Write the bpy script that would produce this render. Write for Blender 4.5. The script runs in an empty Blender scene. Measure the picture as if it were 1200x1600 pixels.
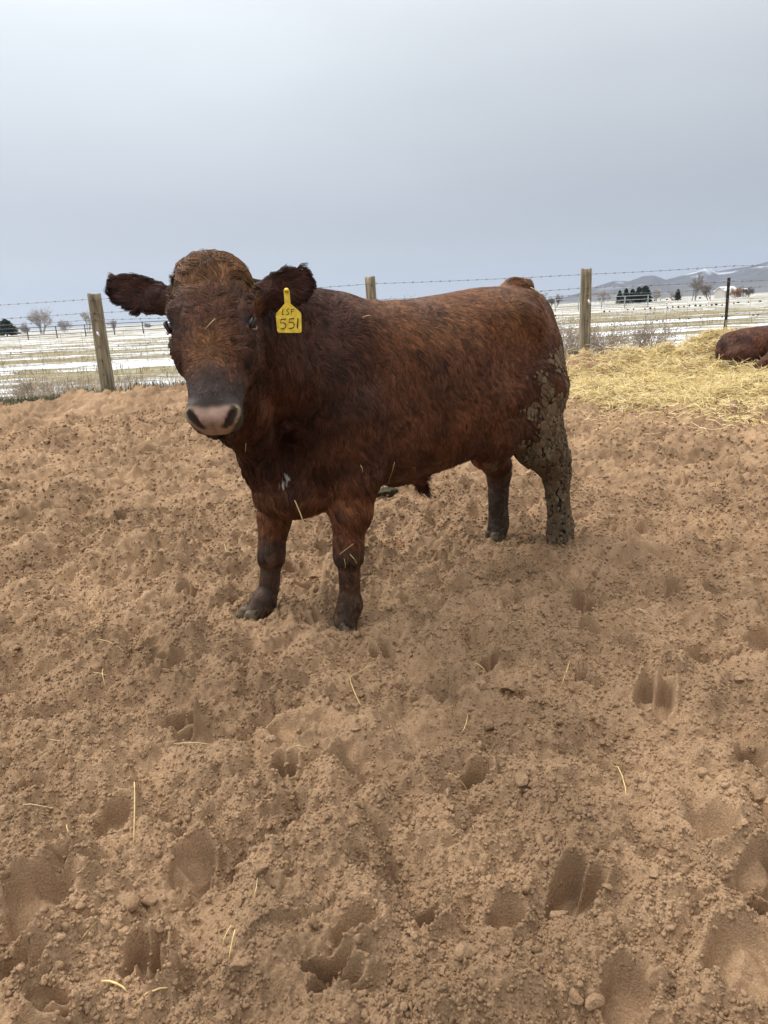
import bpy, math, os, random
import numpy as np
from mathutils import Vector, Matrix
from mathutils.kdtree import KDTree

DEV = os.environ.get('DEV', '')          # development switches only; empty = everything
QF = 0.25 if 'q' in DEV else 1.0
scene = bpy.context.scene
coll = scene.collection
rad = math.radians

# ------------------------------------------------------------------ camera
F_PX = 1150.0
CAM_H = 1.15
PITCH = rad(15.2)
ROLL = rad(2.95)
fwd = Vector((0, math.cos(PITCH), -math.sin(PITCH)))
u0 = Vector((0, math.sin(PITCH), math.cos(PITCH)))
r0 = Vector((1, 0, 0))
cr = r0 * math.cos(ROLL) - u0 * math.sin(ROLL)
cup = u0 * math.cos(ROLL) + r0 * math.sin(ROLL)
cam_data = bpy.data.cameras.new('camera')
cam = bpy.data.objects.new('camera', cam_data)
coll.objects.link(cam)
cam.matrix_world = Matrix(((cr.x, cup.x, -fwd.x, 0), (cr.y, cup.y, -fwd.y, 0), (cr.z, cup.z, -fwd.z, CAM_H), (0, 0, 0, 1)))
cam_data.sensor_fit = 'VERTICAL'
cam_data.sensor_height = 36.0
cam_data.lens = F_PX / 1600 * 36.0
cam_data.clip_start = 0.05
cam_data.clip_end = 20000
scene.camera = cam
scene.render.resolution_x, scene.render.resolution_y = 768, 1024


def ray(px, py):
    return np.array(cr) * ((px - 600) / F_PX) + np.array(cup) * ((800 - py) / F_PX) + np.array(fwd)


def atz(px, py, z=0.0):
    d = ray(px, py)
    return np.array([0, 0, CAM_H]) + d * ((z - CAM_H) / d[2])


def atd(px, py, y):
    d = ray(px, py)
    return np.array([0, 0, CAM_H]) + d * (y / d[1])


# ------------------------------------------------------------------ world, sun, exposure
SUN_EL, SUN_AZ = rad(50), rad(-55)      # azimuth measured from +Y, clockwise
world = bpy.data.worlds.new('World')
scene.world = world
world.use_nodes = True
nt = world.node_tree
nt.nodes.clear()
N = nt.nodes.new
L = nt.links.new
wo = N('ShaderNodeOutputWorld')
tc = N('ShaderNodeTexCoord')
sky = N('ShaderNodeTexSky')
sky.sky_type = 'NISHITA'
sky.sun_disc = False
sky.sun_elevation = SUN_EL
sky.sun_rotation = SUN_AZ
sepz = N('ShaderNodeSeparateXYZ')
L(tc.outputs['Generated'], sepz.inputs[0])
mp = N('ShaderNodeMapping')
mp.inputs['Scale'].default_value = (1.0, 1.0, 3.2)
L(tc.outputs['Generated'], mp.inputs['Vector'])
nz = N('ShaderNodeTexNoise')
nz.inputs['Scale'].default_value = 1.6
nz.inputs['Detail'].default_value = 4.0
nz.inputs['Roughness'].default_value = 0.45
L(mp.outputs[0], nz.inputs['Vector'])


def math_node(tree, op, a, b=None, clamp=False):
    m = tree.nodes.new('ShaderNodeMath')
    m.operation = op
    m.use_clamp = clamp
    for i, v in enumerate((a, b)):
        if v is None:
            continue
        if isinstance(v, (int, float)):
            m.inputs[i].default_value = v
        else:
            tree.links.new(v, m.inputs[i])
    return m.outputs[0]


# cloud deck brightness against elevation (sin), pushed about by noise and brighter to the left
wob = math_node(nt, 'MULTIPLY', math_node(nt, 'SUBTRACT', nz.outputs['Fac'], 0.5), 0.10)
zz = math_node(nt, 'ADD', sepz.outputs['Z'], wob)
ramp = N('ShaderNodeValToRGB')
cr_ = ramp.color_ramp
cr_.interpolation = 'B_SPLINE'
stops = [(0.0, (0.62, 0.655, 0.695)), (0.035, (0.56, 0.60, 0.65)), (0.10, (0.415, 0.44, 0.48)), (0.17, (0.44, 0.465, 0.505)),
         (0.27, (0.575, 0.61, 0.645)), (0.36, (0.69, 0.73, 0.765)), (0.6, (0.95, 1.0, 1.05)), (1.0, (1.15, 1.2, 1.25))]
while len(cr_.elements) < len(stops):
    cr_.elements.new(0.5)
for e, (p, c) in zip(cr_.elements, stops):
    e.position = p
    e.color = (*c, 1)
L(zz, ramp.inputs['Fac'])
side = math_node(nt, 'MULTIPLY', sepz.outputs['X'], -0.36)
side = math_node(nt, 'ADD', math_node(nt, 'ADD', side, 1.0), math_node(nt, 'MULTIPLY', math_node(nt, 'SUBTRACT', nz.outputs['Fac'], 0.5), 0.22))
# an overcast dome is brightest overhead
zen = N('ShaderNodeMapRange')
zen.interpolation_type = 'SMOOTHSTEP'
zen.inputs['From Min'].default_value = 0.38
zen.inputs['From Max'].default_value = 0.95
zen.inputs['To Min'].default_value = 1.0
zen.inputs['To Max'].default_value = 2.0
L(sepz.outputs['Z'], zen.inputs['Value'])
side = math_node(nt, 'MULTIPLY', side, zen.outputs[0])
mul = N('ShaderNodeVectorMath')
mul.operation = 'SCALE'
L(ramp.outputs[0], mul.inputs[0])
L(side, mul.inputs['Scale'])
skys = N('ShaderNodeVectorMath')
skys.operation = 'SCALE'
skys.inputs['Scale'].default_value = 0.08
L(sky.outputs[0], skys.inputs[0])
mixw = N('ShaderNodeMix')
mixw.data_type = 'RGBA'
mixw.inputs['Factor'].default_value = 0.95
L(skys.outputs[0], mixw.inputs['A'])
L(mul.outputs[0], mixw.inputs['B'])
bg = N('ShaderNodeBackground')
bg.inputs['Strength'].default_value = 1.0
L(mixw.outputs['Result'], bg.inputs['Color'])
L(bg.outputs[0], wo.inputs['Surface'])

sun_d = bpy.data.lights.new('sun', 'SUN')
sun_d.energy = 1.6
sun_d.angle = rad(24)
sun_d.color = (1.0, 0.96, 0.90)
sun = bpy.data.objects.new('sun', sun_d)
coll.objects.link(sun)
sdir = Vector((math.sin(SUN_AZ) * math.cos(SUN_EL), math.cos(SUN_AZ) * math.cos(SUN_EL), math.sin(SUN_EL)))
sun.rotation_euler = sdir.to_track_quat('Z', 'Y').to_euler()
sun.location = (0, 0, 30)

scene.view_settings.view_transform = 'Standard'
scene.view_settings.look = 'None'
scene.view_settings.exposure = 0.38
scene.view_settings.gamma = 1.0

# ------------------------------------------------------------------ helpers
rng = np.random.default_rng(7)
pyr = random.Random(5)


def hash2(ix, iy, seed):
    h = (ix.astype(np.int64) * 374761393 + iy.astype(np.int64) * 668265263 + seed * 2147483647 + 1013) & 0xFFFFFFFF
    h = ((h ^ (h >> 13)) * 1274126177) & 0xFFFFFFFF
    return ((h ^ (h >> 16)) & 0xFFFFFF).astype(np.float32) / 16777216.0


def pnoise(x, y, seed=0):
    """2-D gradient noise, about -0.7..0.7"""
    ix, iy = np.floor(x), np.floor(y)
    fx, fy = (x - ix).astype(np.float32), (y - iy).astype(np.float32)
    ux, uy = fx * fx * fx * (fx * (fx * 6 - 15) + 10), fy * fy * fy * (fy * (fy * 6 - 15) + 10)
    def g(dx, dy):
        a = hash2(ix + dx, iy + dy, seed) * 6.2831853
        return np.cos(a) * (fx - dx) + np.sin(a) * (fy - dy)
    a, b, c, d = g(0, 0), g(1, 0), g(0, 1), g(1, 1)
    return (a + (b - a) * ux) * (1 - uy) + (c + (d - c) * ux) * uy


def fbm(x, y, oct=4, seed=0, gain=0.5):
    s, a = 0, 1.0
    for i in range(oct):
        s = s + a * pnoise(x * 2 ** i + 13.7 * i, y * 2 ** i - 7.1 * i, seed + i)
        a *= gain
    return s


def worley(x, y, seed=0):
    """F1 distance and a random value of the nearest cell"""
    ix, iy = np.floor(x), np.floor(y)
    best = np.full(x.shape, 9.0, np.float32)
    val = np.zeros(x.shape, np.float32)
    for dx in (-1, 0, 1):
        for dy in (-1, 0, 1):
            cx, cy = ix + dx, iy + dy
            px = cx + hash2(cx, cy, seed + 11)
            py = cy + hash2(cx, cy, seed + 29)
            d = ((px - x) ** 2 + (py - y) ** 2).astype(np.float32)
            m = d < best
            best = np.where(m, d, best)
            val = np.where(m, hash2(cx, cy, seed + 53), val)
    return np.sqrt(best), val


def sstep(a, b, x):
    t = np.clip((x - a) / (b - a), 0, 1)
    return t * t * (3 - 2 * t)


def tag(o, label=None, cat=None, group=None, kind=None):
    if label: o['label'] = label
    if cat: o['category'] = cat
    if group: o['group'] = group
    if kind: o['kind'] = kind
    return o


def link(o, parent=None):
    coll.objects.link(o)
    if parent is not None:
        o.parent = parent
    return o


def mesh_obj(name, verts, faces, mat, parent=None, smooth=True, cols=None):
    """faces: (n,k) array or list of tuples; cols: per-vertex rgb"""
    me = bpy.data.meshes.new(name)
    verts = np.asarray(verts, np.float32)
    if isinstance(faces, np.ndarray):
        nf, k = faces.shape
        me.vertices.add(len(verts))
        me.vertices.foreach_set('co', verts.ravel())
        me.loops.add(nf * k)
        me.loops.foreach_set('vertex_index', faces.ravel().astype(np.int32))
        me.polygons.add(nf)
        me.polygons.foreach_set('loop_start', np.arange(0, nf * k, k, dtype=np.int32))
        me.update(calc_edges=True)
    else:
        me.from_pydata(verts.tolist(), [], faces)
        me.update()
    if smooth:
        me.polygons.foreach_set('use_smooth', np.ones(len(me.polygons), bool))
    if cols is not None:
        at = me.color_attributes.new('Col', 'FLOAT_COLOR', 'POINT')
        c = np.ones((len(verts), 4), np.float32)
        c[:, :3] = cols
        at.data.foreach_set('color', c.ravel())
    if mat is not None:
        me.materials.append(mat)
    return link(bpy.data.objects.new(name, me), parent)


def empty(name, loc=(0, 0, 0), rz=0.0):
    o = bpy.data.objects.new(name, None)
    o.location = loc
    o.rotation_euler = (0, 0, rz)
    o.empty_display_size = 0.1
    return link(o)


def copy_tree(o, parent=None):
    c = o.copy()
    coll.objects.link(c)
    if parent is not None:
        c.parent = parent
    for ch in list(o.children):
        copy_tree(ch, c)
    return c


class MB:
    """collects tubes, blobs and sheets into one mesh"""
    def __init__(s):
        s.v, s.f = [], []

    def add(s, v, f):
        b = len(s.v)
        s.v.extend([tuple(p) for p in v])
        s.f.extend([tuple(i + b for i in q) for q in f])

    def tube(s, pts, radii, n=6, cap=True, flat=1.0):
        pts = [Vector(p) for p in pts]
        if isinstance(radii, (int, float)):
            radii = [radii] * len(pts)
        vs, fs = [], []
        up = Vector((0, 0, 1))
        for i, p in enumerate(pts):
            t = (pts[min(i + 1, len(pts) - 1)] - pts[max(i - 1, 0)])
            t = t.normalized() if t.length > 1e-9 else up
            a = t.cross(up)
            if a.length < 1e-3:
                a = t.cross(Vector((1, 0, 0)))
            a.normalize()
            b = t.cross(a)
            for k in range(n):
                an = 2 * math.pi * k / n
                vs.append(p + a * (math.cos(an) * radii[i]) + b * (math.sin(an) * radii[i] * flat))
        for i in range(len(pts) - 1):
            for k in range(n):
                fs.append((i * n + k, i * n + (k + 1) % n, (i + 1) * n + (k + 1) % n, (i + 1) * n + k))
        if cap:
            fs.append(tuple(reversed(range(n))))
            fs.append(tuple((len(pts) - 1) * n + k for k in range(n)))
        s.add(vs, fs)

    def build(s, name, mat, parent=None, smooth=True):
        return mesh_obj(name, s.v, s.f, mat, parent, smooth)


def new_mat(name):
    m = bpy.data.materials.new(name)
    m.use_nodes = True
    t = m.node_tree
    return m, t, t.nodes['Principled BSDF']


def simple_mat(name, col, rough=0.8, noise=0.0, scale=20.0, bump=0.0, stretch=(1, 1, 1), spec=0.3, metallic=0.0, col2=None):
    m, t, p = new_mat(name)
    p.inputs['Roughness'].default_value = rough
    p.inputs['Specular IOR Level'].default_value = spec
    p.inputs['Metallic'].default_value = metallic
    p.inputs['Base Color'].default_value = (*col, 1)
    if noise or bump:
        tc = t.nodes.new('ShaderNodeTexCoord')
        mp = t.nodes.new('ShaderNodeMapping')
        mp.inputs['Scale'].default_value = stretch
        t.links.new(tc.outputs['Object'], mp.inputs[0])
        n = t.nodes.new('ShaderNodeTexNoise')
        n.inputs['Scale'].default_value = scale
        n.inputs['Detail'].default_value = 6
        t.links.new(mp.outputs[0], n.inputs['Vector'])
        if noise:
            r = t.nodes.new('ShaderNodeValToRGB')
            c2 = col2 or tuple(c * (1 + noise) for c in col)
            r.color_ramp.elements[0].position = 0.32
            r.color_ramp.elements[1].position = 0.68
            r.color_ramp.elements[0].color = (*[c * (1 - noise) for c in col], 1)
            r.color_ramp.elements[1].color = (*c2, 1)
            t.links.new(n.outputs['Fac'], r.inputs[0])
            t.links.new(r.outputs[0], p.inputs['Base Color'])
        if bump:
            b = t.nodes.new('ShaderNodeBump')
            b.inputs['Strength'].default_value = 0.8
            b.inputs['Distance'].default_value = bump
            t.links.new(n.outputs['Fac'], b.inputs['Height'])
            t.links.new(b.outputs[0], p.inputs['Normal'])
    return m


def attr_mat(name, rough=0.85, spec=0.2, bump=None, noise=None):
    m, t, p = new_mat(name)
    a = t.nodes.new('ShaderNodeAttribute')
    a.attribute_name = 'Col'
    t.links.new(a.outputs['Color'], p.inputs['Base Color'])
    p.inputs['Roughness'].default_value = rough
    p.inputs['Specular IOR Level'].default_value = spec
    if bump:
        tc = t.nodes.new('ShaderNodeTexCoord')
        n = t.nodes.new('ShaderNodeTexNoise')
        n.inputs['Scale'].default_value = bump[0]
        n.inputs['Detail'].default_value = 5
        t.links.new(tc.outputs['Object'], n.inputs['Vector'])
        b = t.nodes.new('ShaderNodeBump')
        b.inputs['Strength'].default_value = bump[2] if len(bump) > 2 else 0.7
        b.inputs['Distance'].default_value = bump[1]
        t.links.new(n.outputs['Fac'], b.inputs['Height'])
        t.links.new(b.outputs[0], p.inputs['Normal'])
    return m


# ------------------------------------------------------------------ pen ground
FENCE_Y = 11.0


def edge_y(x):
    """the line where churned dirt gives way to the grass strip under the fence"""
    return 10.62 + 0.18 * np.sin(x * 0.9 + 1.0) + 0.10 * np.sin(x * 2.3)


def ground_base(x, y):
    """large shape of the pen floor: low swells and the berm under the fence"""
    x, y = np.asarray(x, float), np.asarray(y, float)
    h = 0.020 * fbm(x * 0.9, y * 0.9, 3, 3)
    berm = np.exp(-((y - 10.35) / 0.75) ** 2)
    bx = 0.16 + 0.05 * pnoise(x * 0.8, y * 0.1 + 4, 9)
    bx = bx + 0.20 * np.exp(-((x - 2.95) / 0.85) ** 2) + 0.08 * np.exp(-((x + 3.0) / 1.3) ** 2)
    bx = bx - 0.10 * sstep(-3.9, -5.2, x)
    h = h + bx * berm
    return h


def straw_h(x, y):
    x, y = np.asarray(x, float), np.asarray(y, float)
    m = 0.30 * np.exp(-(((x - 4.75) / 0.75) ** 2 + ((y - 10.2) / 0.55) ** 2))
    m = m + 0.08 * np.exp(-(((x - 4.9) / 1.4) ** 2 + ((y - 9.6) / 0.9) ** 2))
    m = m + 0.10 * np.exp(-(((x - 7.5) / 1.6) ** 2 + ((y - 10.0) / 0.8) ** 2))
    lay = 0.05 * sstep(7.0, 8.2, y + 0.25 * np.sin(x * 2.1)) * sstep(1.7, 2.5, x) * sstep(10.9, 10.3, y)
    return m + lay * (1 + 1.2 * pnoise(x * 2, y * 2, 31))


def polar_grid(r_min, r_max, ratio, a_max, da):
    nr = int(math.log(r_max / r_min) / ratio)
    na = int(2 * a_max / da)
    r = r_min * np.exp(np.linspace(0, math.log(r_max / r_min), nr))
    a = np.linspace(-a_max, a_max, na)
    A, Rr = np.meshgrid(a, r)
    return Rr * np.sin(A), Rr * np.cos(A), Rr


def grid_faces(nr, na):
    i = np.arange(nr * na).reshape(nr, na)
    return np.stack([i[:-1, :-1], i[:-1, 1:], i[1:, 1:], i[1:, :-1]], -1).reshape(-1, 4)


# hoofprints: (pixel x, pixel y, length m, depth m, heading deg, style)
PRINTS = [(442, 1238, .13, .055, 70, 0), (661, 1445, .12, .06, 5, 0), (515, 1560, .15, .085, 20, 0), (1105, 1338, .16, .045, -35, 1),
          (815, 1112, .14, .055, 80, 1), (655, 1112, .08, .04, 0, 1), (693, 1116, .08, .045, 0, 1), (298, 1350, .17, .035, 60, 1),
          (1160, 1555, .24, .05, 80, 1), (895, 1420, .18, .07, 40, 0), (283, 1150, .15, .05, 60, 0), (296, 950, .15, .05, 80, 0),
          (458, 905, .12, .04, 20, 1), (1168, 1212, .15, .04, 50, 1), (70, 1425, .26, .06, 75, 1), (105, 1365, .12, .05, 20, 0),
          (1020, 1115, .20, .06, 60, 0), (1140, 1050, .12, .05, 30, 0), (910, 965, .16, .06, 60, 0), (1125, 870, .12, .05, 30, 0),
          (665, 965, .08, .05, 0, 0), (600, 962, .10, .05, 0, 0), (385, 1050, .14, .04, 30, 1), (30, 915, .14, .05, 70, 0),
          (365, 885, .14, .05, 70, 1), (765, 1055, .12, .05, 80, 0), (662, 1030, .07, .05, 20, 0), (745, 1225, .14, .05, 50, 1),
          (920, 1020, .12, .04, 80, 1), (905, 1075, .10, .05, 20, 0), (310, 1165, .20, .03, 120, 1), (1050, 940, .10, .04, 60, 0),
          (180, 1290, .16, .04, 60, 1), (560, 1490, .14, .05, 0, 1), (30, 1530, .18, .07, 20, 0), (100, 1000, .14, .04, 40, 0),
          (535, 1230, .12, .03, 60, 1), (790, 1440, .14, .04, 20, 1), (225, 1515, .14, .05, 80, 0), (980, 1560, .16, .04, 60, 1),
          (250, 1540, .10, .06, 0, 0), (1185, 1450, .14, .05, 0, 0), (640, 860, .12, .04, 60, 1), (965, 680, .14, .05, 60, 1),
          (1065, 770, .16, .05, 60, 0), (1000, 840, .14, .04, 60, 1), (60, 700, .14, .05, 60, 0), (240, 690, .14, .05, 60, 0)]

bull_feet = [(-0.155, 2.56), (-0.515, 2.708), (0.849, 3.41), (0.537, 3.514)]


def build_pen():
    r_lo = 0.55
    ratio, da = (0.0022, 0.0024) if QF == 1 else (0.006, 0.006)
    X, Y, R = polar_grid(r_lo, 16.0, ratio, rad(68), da)
    nr, na = X.shape
    fade = np.clip(1.3 / R, 0.25, 1.0)
    H = ground_base(X, Y)
    # churned swells, hand to hoof size
    w1 = pnoise(X * 1.3, Y * 1.3, 70) * 0.12
    H = H + 0.068 * fbm(X * 2.6 + w1, Y * 2.6 - w1, 3, 21, 0.55)
    rid = 1 - np.abs(pnoise(X * 4.2 + 3 * w1, Y * 4.2, 22)) * 2.6
    H = H + 0.030 * np.clip(rid, -0.4, 1) ** 2 * sstep(-0.3, 0.3, pnoise(X * 1.1, Y * 1.1, 23))
    ch1, v1 = worley(X / .13 + 2 * w1, Y / .13, 301)
    ch2, v2 = worley(X / .24 + w1, Y / .24, 302)
    H = H + .052 * (np.clip(1 - ch1 ** 2 * 1.5, 0, 1) - .4) * (.3 + v1) + .078 * (np.clip(1 - ch2 ** 2 * 1.6, 0, 1) - .4) * (.3 + v2)
    H = H + .020 * (1 - 2.4 * np.abs(fbm(X * 7, Y * 7, 3, 305)))
    # random older prints everywhere, softened
    prs = []
    for px, py, ln, dp, hd, st in PRINTS:
        p = atz(px, py)
        prs.append((p[0], p[1], ln * 0.62, dp * 0.72, rad(hd), st, 1.0))
    rr = random.Random(12)
    for i in range(950):
        y = 0.3 + 10.0 * rr.random() ** 0.75
        x = (rr.random() * 2 - 1) * (1.2 + y * 0.95)
        if y < 2.2 and abs(x) < y * 0.55 and rr.random() < 0.75:
            continue
        prs.append((x, y, rr.uniform(.07, .12), rr.uniform(.02, .05), rr.uniform(0, 6.28), 0 if rr.random() < .5 else 1, rr.uniform(.4, 1.0)))
    smooth = np.zeros_like(H)
    lift = np.zeros_like(H)
    Rf = R[:, 0]
    lnr = math.log(16.0 / r_lo)
    for (x, y, ln, dp, hd, st, q) in prs:
        d0 = math.hypot(x, y)
        ext = ln * 1.5
        i0 = int(max(0, (math.log(max(d0 - ext, r_lo) / r_lo) / lnr) * (nr - 1)))
        i1 = int(min(nr, (math.log(max(d0 + ext, r_lo * 1.01) / r_lo) / lnr) * (nr - 1) + 2))
        a0 = math.atan2(x, y)
        dA = math.asin(min(1, ext / max(d0, ext)))
        j0 = int(max(0, (a0 - dA + rad(68)) / (2 * rad(68)) * (na - 1)))
        j1 = int(min(na, (a0 + dA + rad(68)) / (2 * rad(68)) * (na - 1) + 2))
        if i1 <= i0 or j1 <= j0:
            continue
        sl = (slice(i0, i1), slice(j0, j1))
        dx, dy = X[sl] - x, Y[sl] - y
        u = (dx * math.cos(hd) + dy * math.sin(hd)) / (ln * 0.5)
        v = (-dx * math.sin(hd) + dy * math.cos(hd)) / (ln * 0.42)
        wn = 0.22 * fbm(X[sl] * 10, Y[sl] * 10, 2, 44)
        if st == 0:      # a cloven print: two long toes with a wedge of dirt between
            t1 = np.sqrt((u * (1 - 0.12 * u)) ** 2 + ((v - 0.5) / 0.55) ** 2)
            t2 = np.sqrt((u * (1 - 0.12 * u)) ** 2 + ((v + 0.5) / 0.55) ** 2)
            d = np.minimum(t1, t2) + wn * 0.6
            dep = sstep(1.10, 0.76, d)
            dep = dep * (0.75 + 0.25 * u)
        else:
            d = np.sqrt(u ** 2 + v ** 2 + 0.35 * (u * v) ** 2) + wn
            dep = sstep(1.12, 0.70, d)
            dep = dep * (0.8 + 0.3 * u)
        dep = np.clip(dep, 0, 1.1)
        rim = np.exp(-((d - 1.22) / 0.22) ** 2)
        lift[sl] -= dp * q * dep
        lift[sl] += 0.016 * q * rim * (0.6 + 1.2 * np.clip(u, -0.3, 1))
        smooth[sl] = np.maximum(smooth[sl], dep * q)
    H = H + np.maximum(lift * 1.2, -0.07)
    # push the dirt up round the bull's hooves
    for fx, fy in bull_feet:
        d = np.hypot(X - fx, Y - fy)
        H = H * sstep(0.04, 0.26, d) + 0.006 * (1 - sstep(0.02, 0.22, d)) + 0.030 * np.exp(-((d - 0.11) / 0.045) ** 2) * (1 + .8 * pnoise(X * 20, Y * 20, 8))
    # crumbs: three sizes of worley lumps riding on patches
    rough = 1 - 0.93 * sstep(0.15, 0.6, smooth)
    patch = 0.35 + 0.65 * sstep(-0.25, 0.25, fbm(X * 3.1, Y * 3.1, 2, 60))
    wx = X + 0.012 * pnoise(X * 40, Y * 40, 90)
    wy = Y + 0.012 * pnoise(X * 40, Y * 40, 91)
    det = 0
    for cell, amp, sd in ((0.060, 0.026, 1), (0.030, 0.019, 2), (0.0150, 0.0095, 3), (0.0085, 0.0045, 4)):
        d, v = worley(wx / cell, wy / cell, sd)
        det = det + amp * np.clip(1 - (d * 1.35) ** 2, 0, 1) * (0.15 + v ** 1.5) * (patch if cell > 0.02 else 1) * (1.0 if cell < .02 else 1.0)
    det = det + 0.005 * fbm(X * 34, Y * 34, 3, 95, .65)
    det = det - float(det.mean())
    H = H + det * (1 + .22 * np.clip(R - 2.5, 0, 5)) * rough - 0.012 * (1 - rough)
    # the floor of a print keeps a slight grain
    H = H + 0.0015 * fbm(X * 45, Y * 45, 2, 97) * (1 - rough)
    # sink out of sight beyond the fence strip
    ey = edge_y(X)
    H = H - 0.9 * sstep(ey, ey + 1.2, Y) + 0.0
    H = H + straw_h(X, Y) * 0.75
    V = np.stack([X, Y, H], -1).reshape(-1, 3)
    F = grid_faces(nr, na)
    global SMOOTH
    SMOOTH = smooth
    m, t, p = new_mat('dirt')
    p.inputs['Roughness'].default_value = 0.95
    p.inputs['Specular IOR Level'].default_value = 0.12
    tcn = t.nodes.new('ShaderNodeTexCoord')
    n1 = t.nodes.new('ShaderNodeTexNoise'); n1.inputs['Scale'].default_value = 2.2; n1.inputs['Detail'].default_value = 8; n1.inputs['Roughness'].default_value = .62
    n2 = t.nodes.new('ShaderNodeTexNoise'); n2.inputs['Scale'].default_value = 240; n2.inputs['Detail'].default_value = 4; n2.inputs['Roughness'].default_value = .7
    n3 = t.nodes.new('ShaderNodeTexVoronoi'); n3.inputs['Scale'].default_value = 130
    for n in (n1, n2, n3):
        t.links.new(tcn.outputs['Object'], n.inputs['Vector'])
    rp = t.nodes.new('ShaderNodeValToRGB')
    rp.color_ramp.elements[0].position = .30
    rp.color_ramp.elements[1].position = .72
    rp.color_ramp.elements[0].color = (.215, .135, .077, 1)
    rp.color_ramp.elements[1].color = (.520, .342, .203, 1)
    t.links.new(n1.outputs['Fac'], rp.inputs[0])
    mx = t.nodes.new('ShaderNodeMix'); mx.data_type = 'RGBA'; mx.blend_type = 'MULTIPLY'; mx.inputs['Factor'].default_value = 0.8
    rp2 = t.nodes.new('ShaderNodeValToRGB')
    rp2.color_ramp.elements[0].position = .3; rp2.color_ramp.elements[1].position = .7
    rp2.color_ramp.elements[0].color = (.50, .47, .44, 1); rp2.color_ramp.elements[1].color = (1.2, 1.2, 1.2, 1)
    t.links.new(n2.outputs['Fac'], rp2.inputs[0])
    t.links.new(rp.outputs[0], mx.inputs['A']); t.links.new(rp2.outputs[0], mx.inputs['B'])
    t.links.new(mx.outputs['Result'], p.inputs['Base Color'])
    hgt = math_node(t, 'SUBTRACT', n2.outputs['Fac'], math_node(t, 'MULTIPLY', n3.outputs['Distance'], 0.22))
    b = t.nodes.new('ShaderNodeBump'); b.inputs['Strength'].default_value = 0.7; b.inputs['Distance'].default_value = 0.008
    t.links.new(hgt, b.inputs['Height']); t.links.new(b.outputs[0], p.inputs['Normal'])
    o = mesh_obj('ground', V, F, m)
    tag(o, kind='structure')
    return m, (X, Y, H, r_lo, lnr, nr, na)


dirt_mat, GRID = build_pen()


def gz(x, y):
    """height of the built pen surface at points (nearest grid vertex)"""
    X, Y, Hh, r_lo, lnr, nr, na = GRID
    x, y = np.asarray(x, float), np.asarray(y, float)
    i = np.clip(np.round(np.log(np.maximum(np.hypot(x, y), r_lo) / r_lo) / lnr * (nr - 1)), 0, nr - 1).astype(int)
    j = np.clip(np.round((np.arctan2(x, y) + rad(68)) / (2 * rad(68)) * (na - 1)), 0, na - 1).astype(int)
    return Hh[i, j]


def gsmooth(x, y):
    X, Y, Hh, r_lo, lnr, nr, na = GRID
    i = np.clip(np.round(np.log(np.maximum(np.hypot(x, y), r_lo) / r_lo) / lnr * (nr - 1)), 0, nr - 1).astype(int)
    j = np.clip(np.round((np.arctan2(x, y) + rad(68)) / (2 * rad(68)) * (na - 1)), 0, na - 1).astype(int)
    return SMOOTH[i, j]


# ------------------------------------------------------------------ field beyond the fence
def field_h(x, y):
    x, y = np.asarray(x, float), np.asarray(y, float)
    h = 0.07 * fbm(x * 0.05, y * 0.28, 3, 140) + 0.03 * fbm(x * 0.6, y * 0.9, 2, 141)
    ed = edge_y(x)
    h = h + 0.06 * np.exp(-((y - ed - 0.5) / 0.7) ** 2)
    return h - 0.9 * sstep(ed + 0.05, ed - 1.0, y)


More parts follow.
